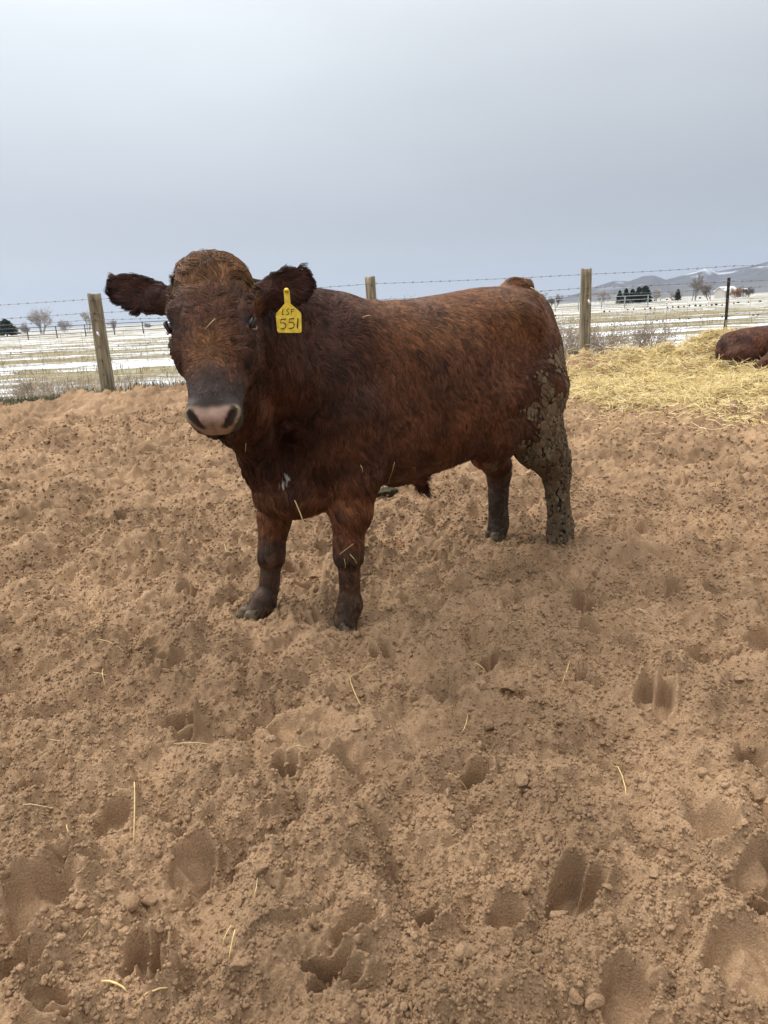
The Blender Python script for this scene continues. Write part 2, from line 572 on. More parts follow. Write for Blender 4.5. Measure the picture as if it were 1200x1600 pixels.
def build_field():
    ys = np.concatenate([[-60, -10, 0, 6, 9], np.linspace(9.4, 13, 60), 13 * np.exp(np.linspace(0.004, math.log(9000 / 13), 430))])
    xs = np.sinh(np.linspace(-8.2, 8.2, 520))
    xs = xs / xs[-1] * 5200
    X, Y = np.meshgrid(xs, ys)
    Hh = field_h(X, Y)
    V = np.stack([X, Y, Hh], -1).reshape(-1, 3)
    m, t, p = new_mat('field')
    p.inputs['Roughness'].default_value = 0.9
    p.inputs['Specular IOR Level'].default_value = 0.15
    tcn = t.nodes.new('ShaderNodeTexCoord')
    def noise(scale, st, det=5, rough=.6):
        mpn = t.nodes.new('ShaderNodeMapping'); mpn.inputs['Scale'].default_value = st
        mpn.inputs['Rotation'].default_value = (0, 0, rad(-1.5))
        t.links.new(tcn.outputs['Object'], mpn.inputs[0])
        n = t.nodes.new('ShaderNodeTexNoise'); n.inputs['Scale'].default_value = scale
        n.inputs['Detail'].default_value = det; n.inputs['Roughness'].default_value = rough; n.inputs['Distortion'].default_value = .7
        t.links.new(mpn.outputs[0], n.inputs['Vector'])
        return n.outputs['Fac']
    band = noise(0.30, (0.17, 1.0, 1), 6, .65)
    brk = noise(1.1, (0.42, 1.0, 1), 6, .75)
    tuft = noise(9.0, (0.8, 1, 1), 4, .7)
    sm = math_node(t, 'ADD', math_node(t, 'MULTIPLY', band, 0.52), math_node(t, 'MULTIPLY', brk, 0.40))
    sm = math_node(t, 'ADD', sm, math_node(t, 'MULTIPLY', tuft, 0.16))
    smr = t.nodes.new('ShaderNodeValToRGB')
    smr.color_ramp.elements[0].position = .540; smr.color_ramp.elements[1].position = .575
    t.links.new(sm, smr.inputs[0])
    gr = t.nodes.new('ShaderNodeValToRGB')
    els = gr.color_ramp.elements
    els[0].position = .3; els[0].color = (.10, .080, .040, 1)
    els[1].position = .7; els[1].color = (.42, .34, .22, 1)
    e = els.new(.5); e.color = (.24, .20, .11, 1)
    g2 = math_node(t, 'ADD', math_node(t, 'MULTIPLY', noise(0.5, (0.12, 1, 1)), .5), math_node(t, 'MULTIPLY', noise(14, (1, 1, 1), 4, .75), .5))
    t.links.new(g2, gr.inputs[0])
    # green strip right under the fence
    sp = t.nodes.new('ShaderNodeSeparateXYZ'); t.links.new(tcn.outputs['Object'], sp.inputs[0])
    strip = t.nodes.new('ShaderNodeMapRange'); strip.inputs['From Min'].default_value = 11.5; strip.inputs['From Max'].default_value = 12.2
    strip.inputs['To Min'].default_value = 1; strip.inputs['To Max'].default_value = 0
    yy = math_node(t, 'ADD', sp.outputs['Y'], math_node(t, 'MULTIPLY', brk, 0.8))
    t.links.new(yy, strip.inputs['Value'])
    mg = t.nodes.new('ShaderNodeMix'); mg.data_type = 'RGBA'
    t.links.new(math_node(t, 'MULTIPLY', strip.outputs[0], 0.8), mg.inputs['Factor'])
    t.links.new(gr.outputs[0], mg.inputs['A']); mg.inputs['B'].default_value = (.075, .085, .040, 1)
    ms = t.nodes.new('ShaderNodeMix'); ms.data_type = 'RGBA'
    nearw = t.nodes.new('ShaderNodeMapRange'); nearw.inputs['From Min'].default_value = 12.3; nearw.inputs['From Max'].default_value = 13.5
    t.links.new(sp.outputs['Y'], nearw.inputs['Value'])
    farw = t.nodes.new('ShaderNodeMapRange'); farw.inputs['From Min'].default_value = 17; farw.inputs['From Max'].default_value = 30
    farw.inputs['To Min'].default_value = .032; farw.inputs['To Max'].default_value = 0
    t.links.new(sp.outputs['Y'], farw.inputs['Value'])
    sm2 = math_node(t, 'ADD', sm, math_node(t, 'MULTIPLY', nearw.outputs[0], farw.outputs[0]))
    t.links.new(sm2, smr.inputs[0])
    sf = math_node(t, 'MULTIPLY', smr.outputs[0], math_node(t, 'SUBTRACT', 1.0, math_node(t, 'MULTIPLY', strip.outputs[0], 1.6), True))
    t.links.new(sf, ms.inputs['Factor'])
    t.links.new(mg.outputs['Result'], ms.inputs['A']); ms.inputs['B'].default_value = (.74, .76, .79, 1)
    t.links.new(ms.outputs['Result'], p.inputs['Base Color'])
    b = t.nodes.new('ShaderNodeBump'); b.inputs['Strength'].default_value = .8; b.inputs['Distance'].default_value = .05
    t.links.new(math_node(t, 'ADD', tuft, math_node(t, 'MULTIPLY', smr.outputs[0], .5)), b.inputs['Height'])
    t.links.new(b.outputs[0], p.inputs['Normal'])
    o = mesh_obj('field', V, grid_faces(*X.shape), m)
    tag(o, kind='structure')


build_field()
exec_marker = True

# ------------------------------------------------------------------ hills
def build_hills():
    prof = [(700, 2), (800, 4), (868, 6), (890, 8), (910, 13), (940, 22), (962, 28), (985, 26), (1005, 33), (1020, 34), (1040, 27), (1060, 31),
            (1085, 36), (1100, 42), (1118, 34), (1145, 38), (1170, 40), (1200, 47), (1260, 55), (1330, 48), (1420, 60), (1560, 50), (1750, 66), (2000, 40), (2500, 20)]
    ax = np.array([math.atan((p[0] - 600) / F_PX) for p in prof])
    ah = np.array([p[1] / 1180.0 for p in prof])
    az = np.linspace(ax[0], ax[-1], 420)
    ridge = np.interp(az, ax, ah)
    ds = np.linspace(2600, 5200, 120)
    A, D = np.meshgrid(az, ds)
    Rg = np.interp(A, az, ridge)
    t = (D - 2600) / 2600
    X, Y = D * np.sin(A) / np.cos(A) * 1.0, D
    # nearer, lower hills overlap the main ridge
    env = np.interp(t, [0, .25, .45, .7, .8, 1], [0, .42, .55, 1.0, .95, .6])
    n = fbm(X / 420, Y / 420, 4, 200)
    gul = 1 - np.abs(pnoise(X / 260 + 0.5 * n, Y / 700, 205)) * 2
    z = Rg * D * (env + 0.16 * n * sstep(0, .4, t) * (1 - sstep(.6, .8, t))) + 10 * (gul - 0.5) * sstep(.0, .3, t) * (Rg * 25) * (1 - 0.8 * sstep(.62, .72, t))
    z = z - 3 * (1 - sstep(0, .05, t))
    V = np.stack([X, Y, z], -1).reshape(-1, 3)
    sn = sstep(.15, .35, fbm(X / 160, Y / 300, 4, 220)) * sstep(30, 120, z)
    base = np.array([.075, .068, .066])[None, None] * (1 + 0.5 * fbm(X / 90, Y / 90, 4, 230)[..., None])
    col = base * (1 - 0.7 * sn[..., None]) + np.array([.6, .62, .66]) * 0.7 * sn[..., None]
    col = col + sstep(.35, .05, t)[..., None] * np.array([.06, .06, .05])
    o = mesh_obj('hills', V, grid_faces(*X.shape), attr_mat('hill_ground'), cols=col.reshape(-1, 3))
    tag(o, kind='structure')


build_hills()


# ------------------------------------------------------------------ surface nets over a distance field
def surface_nets(val, org, h):
    ins = val < 0
    c = np.zeros(tuple(s - 1 for s in val.shape), np.uint8)
    for dx in (0, 1):
        for dy in (0, 1):
            for dz in (0, 1):
                c += ins[dx:dx + c.shape[0], dy:dy + c.shape[1], dz:dz + c.shape[2]]
    act = (c > 0) & (c < 8)
    I = np.argwhere(act)
    idx = -np.ones(c.shape, np.int32)
    idx[act] = np.arange(len(I))
    acc = np.zeros((len(I), 3)); cnt = np.zeros(len(I))
    corners = [(0, 0, 0), (1, 0, 0), (0, 1, 0), (1, 1, 0), (0, 0, 1), (1, 0, 1), (0, 1, 1), (1, 1, 1)]
    cv = [val[I[:, 0] + a, I[:, 1] + b, I[:, 2] + d] for a, b, d in corners]
    for a in range(8):
        for b in range(a + 1, 8):
            df = np.abs(np.array(corners[a]) - np.array(corners[b]))
            if df.sum() != 1:
                continue
            va, vb = cv[a], cv[b]
            m = (va < 0) != (vb < 0)
            t = np.where(m, va / np.where(m, va - vb, 1), 0)
            p = np.array(corners[a])[None] + t[:, None] * (np.array(corners[b]) - np.array(corners[a]))[None]
            acc += p * m[:, None]; cnt += m
    V = (I + acc / cnt[:, None]) * h + org
    Fs = []
    for ax in range(3):
        o1, o2 = [(1, 2), (2, 0), (0, 1)][ax]
        sl0 = [slice(1, -1)] * 3; sl1 = [slice(1, -1)] * 3
        sl0[ax] = slice(0, -1); sl1[ax] = slice(1, None)
        a, b = ins[tuple(sl0)], ins[tuple(sl1)]
        for flip, mk in ((False, a & ~b), (True, ~a & b)):
            E_ = np.argwhere(mk)
            if not len(E_):
                continue
            off = np.ones(3, int); off[ax] = 0
            E_ = E_ + off
            u = np.zeros(3, int); u[o1] = 1
            w = np.zeros(3, int); w[o2] = 1
            q = [E_ - u - w, E_ - w, E_, E_ - u]
            q = [idx[k[:, 0], k[:, 1], k[:, 2]] for k in q]
            f = np.stack(q if not flip else q[::-1], -1)
            Fs.append(f[(f >= 0).all(1)])
    return V, np.concatenate(Fs)


class Field:
    def __init__(s, lo, hi, h):
        s.lo, s.h = np.array(lo, float), h
        s.n = np.ceil((np.array(hi) - s.lo) / h).astype(int) + 1
        s.v = np.full(tuple(s.n), 0.5, np.float32)
        s.ax = [s.lo[i] + np.arange(s.n[i]) * h for i in range(3)]

    def _box(s, lo, hi):
        i0 = np.clip(np.floor((np.array(lo) - s.lo) / s.h).astype(int), 0, s.n)
        i1 = np.clip(np.ceil((np.array(hi) - s.lo) / s.h).astype(int) + 1, 0, s.n)
        sl = tuple(slice(a, b) for a, b in zip(i0, i1))
        g = np.meshgrid(*[s.ax[i][sl[i]] for i in range(3)], indexing='ij')
        return sl, [q.astype(np.float32) for q in g]

    def _merge(s, sl, d, k, sub=False):
        v = s.v[sl]
        if sub:
            hh = np.maximum(k - np.abs(-d - v), 0) / k
            s.v[sl] = np.maximum(v, -d) + hh * hh * k * 0.25
        else:
            hh = np.maximum(k - np.abs(d - v), 0) / k
            s.v[sl] = np.minimum(v, d) - hh * hh * k * 0.25

    def cone(s, a, b, ra, rb, k=0.04, sub=False):
        a, b = np.array(a, float), np.array(b, float)
        m = max(ra, rb) + k + 0.02
        sl, (x, y, z) = s._box(np.minimum(a, b) - m, np.maximum(a, b) + m)
        if x.size == 0: return
        ab = b - a
        l2 = float(ab @ ab) + 1e-12
        t = np.clip(((x - a[0]) * ab[0] + (y - a[1]) * ab[1] + (z - a[2]) * ab[2]) / l2, 0, 1)
        d = np.sqrt((x - a[0] - t * ab[0]) ** 2 + (y - a[1] - t * ab[1]) ** 2 + (z - a[2] - t * ab[2]) ** 2) - (ra + (rb - ra) * t)
        s._merge(sl, d, k, sub)

    def chain(s, pts, k=0.03):
        P = np.array(pts, float)
        m = P[:, 3].max() + k + .02
        sl, (x, y, z) = s._box(P[:, :3].min(0) - m, P[:, :3].max(0) + m)
        if x.size == 0: return
        D = None
        for p, q in zip(P[:-1], P[1:]):
            a, ab = p[:3], q[:3] - p[:3]
            t = np.clip(((x - a[0]) * ab[0] + (y - a[1]) * ab[1] + (z - a[2]) * ab[2]) / (float(ab @ ab) + 1e-12), 0, 1)
            te = t * t * (3 - 2 * t)
            d = np.sqrt((x - a[0] - t * ab[0]) ** 2 + (y - a[1] - t * ab[1]) ** 2 + (z - a[2] - t * ab[2]) ** 2) - (p[3] + (q[3] - p[3]) * te)
            D = d if D is None else np.minimum(D, d)
        s._merge(sl, D.astype(np.float32), k)

    def ell(s, c, r, axes=None, k=0.04, sub=False, bend=0.0):
        """ellipsoid; axes rows are its local axes; bend cups it along axis 2"""
        c, r = np.array(c, float), np.array(r, float)
        A = np.eye(3) if axes is None else np.array(axes, float)
        ext = np.sqrt((A.T ** 2) @ ((r + k + 0.02) ** 2)) + abs(bend) * r.max() ** 2
        sl, (x, y, z) = s._box(c - ext, c + ext)
        if x.size == 0: return
        p = [(x - c[0]) * A[i, 0] + (y - c[1]) * A[i, 1] + (z - c[2]) * A[i, 2] for i in range(3)]
        if bend:
            p[2] = p[2] - bend * p[1] ** 2
        q = np.sqrt((p[0] / r[0]) ** 2 + (p[1] / r[1]) ** 2 + (p[2] / r[2]) ** 2)
        g = np.sqrt((p[0] / r[0] ** 2) ** 2 + (p[1] / r[1] ** 2) ** 2 + (p[2] / r[2] ** 2) ** 2) + 1e-6
        d = q * (q - 1) / g
        d = np.where(q < 0.3, -r.min() * 0.6, d)
        s._merge(sl, d.astype(np.float32), k, sub)

    def loft(s, org, A, tab, n=2.3, k=0.04, mid=None):
        """A rows: along, side, up. tab rows: s, top, bottom, halfwidth"""
        org, A = np.array(org, float), np.array(A, float)
        tab = np.array(tab, float)
        pts = []
        for row in tab:
            for sy in (-1, 1):
                for w in (row[1], row[2]):
                    pts.append(org + A[0] * row[0] + A[1] * sy * row[3] + A[2] * w)
        pts = np.array(pts)
        sl, (x, y, z) = s._box(pts.min(0) - k - .02, pts.max(0) + k + .02)
        p = [(x - org[0]) * A[i, 0] + (y - org[1]) * A[i, 1] + (z - org[2]) * A[i, 2] for i in range(3)]
        sc = np.clip(p[0], tab[0, 0], tab[-1, 0])
        fine = np.linspace(tab[0, 0], tab[-1, 0], 200)
        def sm(col):
            v = np.interp(fine, tab[:, 0], tab[:, col])
            ker = np.hanning(15); ker /= ker.sum()
            vp = np.pad(v, 7, mode='edge')
            v2 = np.convolve(vp, ker, 'valid')
            v2[:4] = v[:4]; v2[-4:] = v[-4:]
            return np.interp(sc, fine, v2)
        top, bot, hw = sm(1), sm(2), sm(3)
        cz, hz = (top + bot) / 2, np.maximum((top - bot) / 2, .004)
        hw = np.maximum(hw, .004)
        q = ((np.abs(p[1]) / hw) ** n + (np.abs(p[2] - cz) / hz) ** n) ** (1 / n)
        d = (q - 1) * np.minimum(hw, hz)
        over = np.abs(p[0] - sc)
        d = np.where(over > 0, np.sqrt(np.maximum(d, 0) ** 2 + over ** 2) + np.minimum(d, 0) * 0, d)
        s._merge(sl, d.astype(np.float32), k)

    def mesh(s):
        return surface_nets(s.v, s.lo, s.h)


def tri_areas(V, Fq):
    T = np.concatenate([Fq[:, [0, 1, 2]], Fq[:, [0, 2, 3]]])
    a, b, c = V[T[:, 0]], V[T[:, 1]], V[T[:, 2]]
    cr_ = np.cross(b - a, c - a)
    ar = np.linalg.norm(cr_, axis=1) * .5
    return T, ar


def vert_normals(V, Fq):
    T, ar = tri_areas(V, Fq)
    a, b, c = V[T[:, 0]], V[T[:, 1]], V[T[:, 2]]
    fn = np.cross(b - a, c - a)
    nrm = np.zeros_like(V)
    for i in range(3):
        np.add.at(nrm, T[:, i], fn)
    return nrm / (np.linalg.norm(nrm, axis=1, keepdims=True) + 1e-12)


def smooth_mesh(V, Fq, it=2, lam=.5):
    E_ = np.concatenate([Fq[:, [0, 1]], Fq[:, [1, 2]], Fq[:, [2, 3]], Fq[:, [3, 0]]])
    cnt = np.bincount(E_.ravel(), minlength=len(V))[:, None]
    for _ in range(it):
        for l in (lam, -lam * 1.02):
            s = np.zeros_like(V)
            np.add.at(s, E_[:, 0], V[E_[:, 1]]); np.add.at(s, E_[:, 1], V[E_[:, 0]])
            V = V + l * (s / cnt - V)
    return V


def noise3(P, scale, seed):
    """three independent smooth noise channels at 3-D points"""
    p = P * scale
    return np.stack([(pnoise(p[:, 0] + .37 * p[:, 2], p[:, 1] + .81 * p[:, 2], seed + i) + pnoise(p[:, 2] - .4 * p[:, 1], p[:, 0] * .9 + 7, seed + 10 + i)) for i in range(3)], -1)


def unit(v):
    return v / (np.linalg.norm(v, axis=-1, keepdims=True) + 1e-9)


def grow_fur(name, V, Fq, count, style, mat, parent, seed=1, nseg=6, clump_n=9000, width=.0006, big_n=0):
    """style(P, Nrm) -> density, flow(3), length, lift, color(3), curl, clump  (per point arrays)"""
    rg = np.random.default_rng(seed)
    Nv = vert_normals(V, Fq)
    dens, flow, ln, lift, col, curl, cl = style(V, Nv)
    T, ar = tri_areas(V, Fq)
    w = ar * dens[T].mean(1)
    cdf = np.cumsum(w); cdf /= cdf[-1]
    def sample(n):
        ti = np.searchsorted(cdf, rg.random(n))
        r1, r2 = np.sqrt(rg.random(n)), rg.random(n)
        B = np.stack([1 - r1, r1 * (1 - r2), r1 * r2], -1)
        tr = T[ti]
        def ip(a):
            return (a[tr] * (B[..., None] if a.ndim == 2 else B)).sum(1)
        return ip(V), unit(ip(Nv)), ip(flow), ip(ln), ip(lift), ip(col), ip(curl), ip(cl)
    def strand(P, Nn, fl, ln_, lf, cu, jit):
        fl = fl + noise3(P, 9, 3) * .75 * jit + noise3(P, 28, 33) * .50 * jit + rg.normal(0, .10, P.shape)
        tng = unit(fl - Nn * (fl * Nn).sum(1, keepdims=True))
        bi = np.cross(Nn, tng)
        n = len(P)
        pts = np.zeros((n, nseg, 3))
        pts[:, 0] = P - Nn * .001
        d = unit(tng * 1.0 + Nn * (lf * 2.6)[:, None])
        ph = noise3(P, 16, 77)[:, 0] * 9 + rg.normal(0, .35, n)
        st = ln_ / (nseg - 1)
        for i in range(1, nseg):
            f = i / (nseg - 1)
            sway = np.sin(ph + f * 6.0)[:, None] * bi * (cu * 1.5)[:, None]
            up = Nn * (lf * (1.3 - 2.2 * f))[:, None]
            dd = unit(tng + up + sway + np.array([0, 0, -.22 * f])[None])
            pts[:, i] = pts[:, i - 1] + dd * st[:, None]
        return pts
    # clump guides
    gp = sample(clump_n)
    G = strand(gp[0], gp[1], gp[2], gp[3] * 1.1, gp[4], gp[6], 1.0)
    bigcol = np.ones(clump_n)
    if big_n:
        bp = sample(big_n)
        BG = strand(bp[0], bp[1], bp[2], bp[3] * 1.25, bp[4], bp[6], 1.2)
        kb = KDTree(big_n)
        for i, p in enumerate(bp[0]):
            kb.insert(p, i)
        kb.balance()
        nb = np.array([kb.find(p)[1] for p in gp[0]])
        kk = (.75 * np.linspace(0, 1, nseg) ** 1.2)[None, :, None] * (gp[7] > .3)[:, None, None]
        G = G * (1 - kk) + (BG[nb] + (gp[0] - bp[0][nb])[:, None] * .35) * kk
        bigcol = np.clip(rg.normal(1, .14, big_n), .5, 1.6)[nb]
    kd = KDTree(clump_n)
    for i, p in enumerate(gp[0]):
        kd.insert(p, i)
    kd.balance()
    s = sample(count)
    lnv = s[3] * rg.uniform(.55, 1.15, count)
    S = strand(s[0], s[1], s[2], lnv, s[4], s[6], 1.0)
    near = np.array([kd.find(p)[1] for p in s[0]])
    gd = G[near]
    f = np.linspace(0, 1, nseg)[None, :, None]
    k = (s[7] * rg.uniform(.5, 1.0, count))[:, None, None] * f ** 1.1
    base = s[0][:, None] - gp[0][near][:, None]
    S = S * (1 - k) + (gd + base * .18) * k
    gcol = (np.clip(rg.normal(1, .24, clump_n), .4, 1.9) * bigcol)[near]
    c = s[5] * gcol[:, None] * rg.normal(1, .25, count)[:, None]
    c = np.clip(c, .002, 1)
    lum = c.mean(1, keepdims=True)
    c = np.clip(lum + (c - lum) * .95, .001, 1) * .62
    cu = bpy.data.hair_curves.new(name)
    cu.add_curves([nseg] * count)
    cu.attributes['position'].data.foreach_set('vector', S.astype(np.float32).ravel())
    ra = cu.attributes.get('radius') or cu.attributes.new('radius', 'FLOAT', 'POINT')
    rr_ = np.tile(np.array([1, 1, .92, .8, .55, .15]) if nseg == 6 else np.linspace(1, .15, nseg), count) * np.repeat(rg.uniform(.7, 1.25, count), nseg) * width
    ra.data.foreach_set('value', rr_.astype(np.float32))
    ca = cu.attributes.new('Col', 'FLOAT_COLOR', 'CURVE')
    cc = np.ones((count, 4), np.float32); cc[:, :3] = c
    ca.data.foreach_set('color', cc.ravel())
    cu.materials.append(mat)
    return link(bpy.data.objects.new(name, cu), parent)


def hair_mat(name, rough=.5):
    m = bpy.data.materials.new(name)
    m.use_nodes = True
    t = m.node_tree
    t.nodes.clear()
    o = t.nodes.new('ShaderNodeOutputMaterial')
    a = t.nodes.new('ShaderNodeAttribute'); a.attribute_name = 'Col'
    h = t.nodes.new('ShaderNodeBsdfPrincipled')
    t.links.new(a.outputs['Color'], h.inputs['Base Color'])
    h.inputs['Roughness'].default_value = rough
    h.inputs['Specular IOR Level'].default_value = .22
    t.links.new(h.outputs[0], o.inputs['Surface'])
    return m


fur_mat = hair_mat('fur')

# ------------------------------------------------------------------ the standing bull
BULL_O = np.array([.18, 3.05, 0.0])
BULL_YAW = rad(-141.15)
BD = np.array([.586, .810, 0.0])                 # where the head points, level
HP = rad(63)
HA = BD * math.cos(HP) - np.array([0, 0, math.sin(HP)])     # poll to muzzle
HN = BD * math.sin(HP) + np.array([0, 0, math.cos(HP)])     # out of the forehead
HB = np.array([-.810, .586, 0.0])                # towards the tagged ear
HO = np.array([1.05, .305, 1.292])


def hd(s, b, n):
    return HO + HA * s + HB * b + HN * n


LEGS = {
    'nf': [(.50, .15, .80, .13), (.50, .165, .60, .098), (.52, .17, .47, .076), (.54, .17, .36, .054), (.546, .17, .30, .054), (.545, .168, .235, .037), (.548, .166, .16, .034), (.552, .166, .10, .044), (.575, .166, .045, .042)],
    'ff': [(.54, -.14, .78, .13), (.60, -.155, .55, .085), (.645, -.16, .42, .064), (.672, -.16, .30, .050), (.680, -.16, .25, .051), (.69, -.16, .19, .035), (.705, -.16, .12, .035), (.73, -.16, .08, .045), (.775, -.16, .035, .040)],
    'nr': [(-.52, .13, .80, .16), (-.50, .15, .66, .130), (-.55, .165, .55, .108), (-.635, .168, .46, .076), (-.675, .168, .39, .055), (-.68, .17, .30, .040), (-.695, .17, .20, .038), (-.71, .17, .11, .048), (-.70, .17, .04, .046)],
    'fr': [(-.52, -.12, .76, .16), (-.49, -.14, .60, .12), (-.55, -.15, .49, .090), (-.61, -.15, .41, .070), (-.63, -.15, .36, .058), (-.63, -.15, .27, .047), (-.625, -.15, .18, .044), (-.63, -.15, .10, .046), (-.61, -.15, .035, .044)],
}
EARS = []
# (root, tip direction, facing, length)
e1 = unit(-HB * .93 + np.array([0, 0, .30]) - BD * .12)
e2 = unit(HB * .86 + np.array([0, 0, .27]) - BD * .16)
EARS.append((hd(.075, -.10, -.055), e1, unit(BD * .95 + np.array([0, 0, -.05]) - HB * .15)))
EARS.append((hd(.075, .10, -.055), e2, unit(BD * .80 + HB * .20 + np.array([0, 0, -.1]))))
EYES = [hd(.178, -.106, .006), hd(.178, .106, .006)]


def build_bull():
    fld = Field((-1.0, -.45, -.02), (1.45, .72, 1.42), .0075 if QF == 1 else .012)
    # trunk
    fld.loft((0, 0, 0), np.eye(3), [
        (-.765, .98, .90, .03), (-.735, 1.08, .74, .09), (-.68, 1.165, .66, .140), (-.60, 1.205, .60, .190), (-.50, 1.230, .57, .235), (-.35, 1.228, .545, .258),
        (-.15, 1.207, .515, .272), (.05, 1.190, .500, .282), (.22, 1.190, .505, .270), (.38, 1.208, .49, .250), (.52, 1.216, .47, .232), (.66, 1.19, .475, .195),
        (.75, 1.12, .52, .14), (.81, 1.0, .62, .08), (.85, .9, .7, .03)], n=2.35, k=.02)
    # shoulder, hip, thigh masses (both sides)
    for sy in (1, -1):
        fld.ell((.50, .17 * sy, .82), (.155, .085, .27), k=.07)
        fld.ell((.44, .15 * sy, 1.02), (.12, .07, .13), k=.07)
        fld.ell((-.53, .14 * sy, .86), (.18, .100, .25), k=.07)
        fld.ell((-.40, .17 * sy, 1.08), (.09, .07, .07), k=.08)
        fld.ell((-.645, .09 * sy, .95), (.08, .07, .14), k=.06)
    for sy in (1, -1):
        fld.ell((-.27, .285 * sy, .98), (.10, .045, .13), k=.10, sub=True)
        fld.ell((.27, .315 * sy, .80), (.055, .045, .24), k=.08, sub=True)
        fld.ell((-.42, .285 * sy, .72), (.035, .035, .16), k=.07, sub=True)
        fld.ell((-.57, .10 * sy, 1.12), (.07, .035, .05), k=.09)
    # neck: crest, middle, throat and dewlap
    fld.chain([(.45, .02, 1.09, .12), (.70, .08, 1.13, .118), (.93, .225, 1.165, .105), (1.00, .28, 1.20, .075)], k=.07)
    fld.chain([(.55, .0, .90, .22), (.78, .09, .97, .178), (.98, .23, 1.06, .125)], k=.09)
    fld.chain([(.61, .0, .62, .13), (.745, .04, .72, .085), (.90, .13, .84, .085), (1.00, .24, .95, .085)], k=.06)
    fld.cone((.78, .155, .84), (.735, .115, .70), .030, .050, k=.05, sub=True)
    fld.cone((.735, .115, .70), (.70, .06, .55), .050, .030, k=.05, sub=True)
    fld.chain([(.90, .16, .88, .055), (.825, .035, .75, .046), (.775, .0, .62, .050), (.72, -.01, .545, .055)], k=.03)
    fld.chain([(.93, .24, .90, .05), (.80, .10, .70, .022), (.755, .06, .58, .020)], k=.02)
    fld.ell((.66, .0, .53), (.13, .13, .085), k=.06)
    # legs
    for ch in LEGS.values():
        fld.chain([(p[0], p[1], p[2], p[3] + .004) for p in ch], k=.045)
    # flank fold, belly, sheath
    fld.ell((-.30, .16, .62), (.14, .06, .09), k=.06)
    fld.ell((-.30, -.16, .62), (.14, .06, .09), k=.06)
    fld.chain([(.20, .0, .54, .05), (.07, .0, .50, .04), (.03, .0, .445, .018)], k=.06)
    # scrotum
    fld.ell((-.375, .030, .505), (.044, .038, .080), k=.03)
    fld.ell((-.375, -.028, .508), (.044, .036, .078), k=.012)
    # tail: raised head then hanging behind
    fld.chain([(-.56, 0, 1.21, .05), (-.62, 0, 1.218, .042), (-.685, -.01, 1.18, .036), (-.755, -.03, 1.07, .03), (-.765, -.06, .90, .022), (-.755, -.09, .62, .018)], k=.03)
    # head
    fld.loft(HO, [HA, HB, HN], [
        (-.012, .0, -.07, .03), (.004, .025, -.11, .070), (.04, .046, -.14, .096), (.10, .056, -.165, .108), (.17, .056, -.18, .108), (.23, .051, -.182, .098),
        (.30, .046, -.165, .084), (.35, .043, -.13, .073), (.39, .044, -.10, .069), (.42, .042, -.085, .072), (.445, .030, -.078, .070), (.462, .008, -.068, .058), (.470, -.012, -.052, .03)],
        n=2.5, k=.03)
    # poll knob, brow ridges, cheek and jaw
    fld.ell(hd(.02, 0, .0), (.05, .075, .045), [HA, HB, HN], k=.04)
    for sb in (-1, 1):
        fld.ell(hd(.148, .098 * sb, .022), (.034, .018, .018), [HA, HB, HN], k=.025)
        fld.ell(hd(.215, .088 * sb, -.03), (.075, .022, .05), [HA, HB, HN], k=.03)
        fld.ell(hd(.22, .075 * sb, -.12), (.07, .03, .06), [HA, HB, HN], k=.03)
        # nostril wings
        fld.ell(hd(.432, .050 * sb, .020), (.030, .022, .022), [HA, HB, HN], k=.02)
    fld.ell(hd(.448, 0, .0), (.024, .052, .040), [HA, HB, HN], k=.02)
    # lower lip and chin
    fld.ell(hd(.425, 0, -.088), (.042, .050, .026), [HA, HB, HN], k=.012)
    # eye sockets
    for e, sb in zip(EYES, (-1, 1)):
        fld.ell(e + HB * sb * .012 + HN * .006, (.021, .015, .013), [unit(HA - .3 * HN), HB, unit(HN + .3 * HA)], k=.012, sub=True)
        # ring of lid
        ax1, ax2 = unit(HA * .9 + HN * .25), unit(HN - .2 * HA)
    # nostrils, comma shaped, and the mouth line
    for sb in (-1, 1):
        a = hd(.442, .056 * sb, .038); b = hd(.472, .032 * sb, .010)
        fld.cone(a, b, .0115, .0075, k=.008, sub=True)
        fld.cone(hd(.430, .060 * sb, .040), a, .004, .009, k=.008, sub=True)
        for i in range(5):
            u0_, u1_ = i / 5, (i + 1) / 5
            fld.cone(hd(.478 - .075 * u0_ ** 2, .075 * sb * u0_ ** .8, -.062 - .006 * u0_), hd(.478 - .075 * u1_ ** 2, .075 * sb * u1_ ** .8, -.062 - .006 * u1_), .005, .005, k=.006, sub=True)
    # ears: cupped leaves
    for (rt, ax, fc) in EARS:
        fc2 = unit(fc - ax * (fc @ ax)); sd = np.cross(ax, fc2)
        fld.cone(rt - ax * .02, rt + ax * .05, .034, .032, k=.03)
        fld.ell(rt + ax * (.104 if ax is EARS[0][1] else .096), (.098 if ax is EARS[0][1] else .090, .046, .0105), [ax, sd, fc2], k=.02, bend=5.5)
    V, Fq = fld.mesh()
    V = smooth_mesh(V, Fq, 2)
    return V, Fq


def head_coords(P):
    d = P - HO
    return d @ HA, d @ HB, d @ HN


def lerp(a, b, t):
    return a + (b - a) * t[:, None]


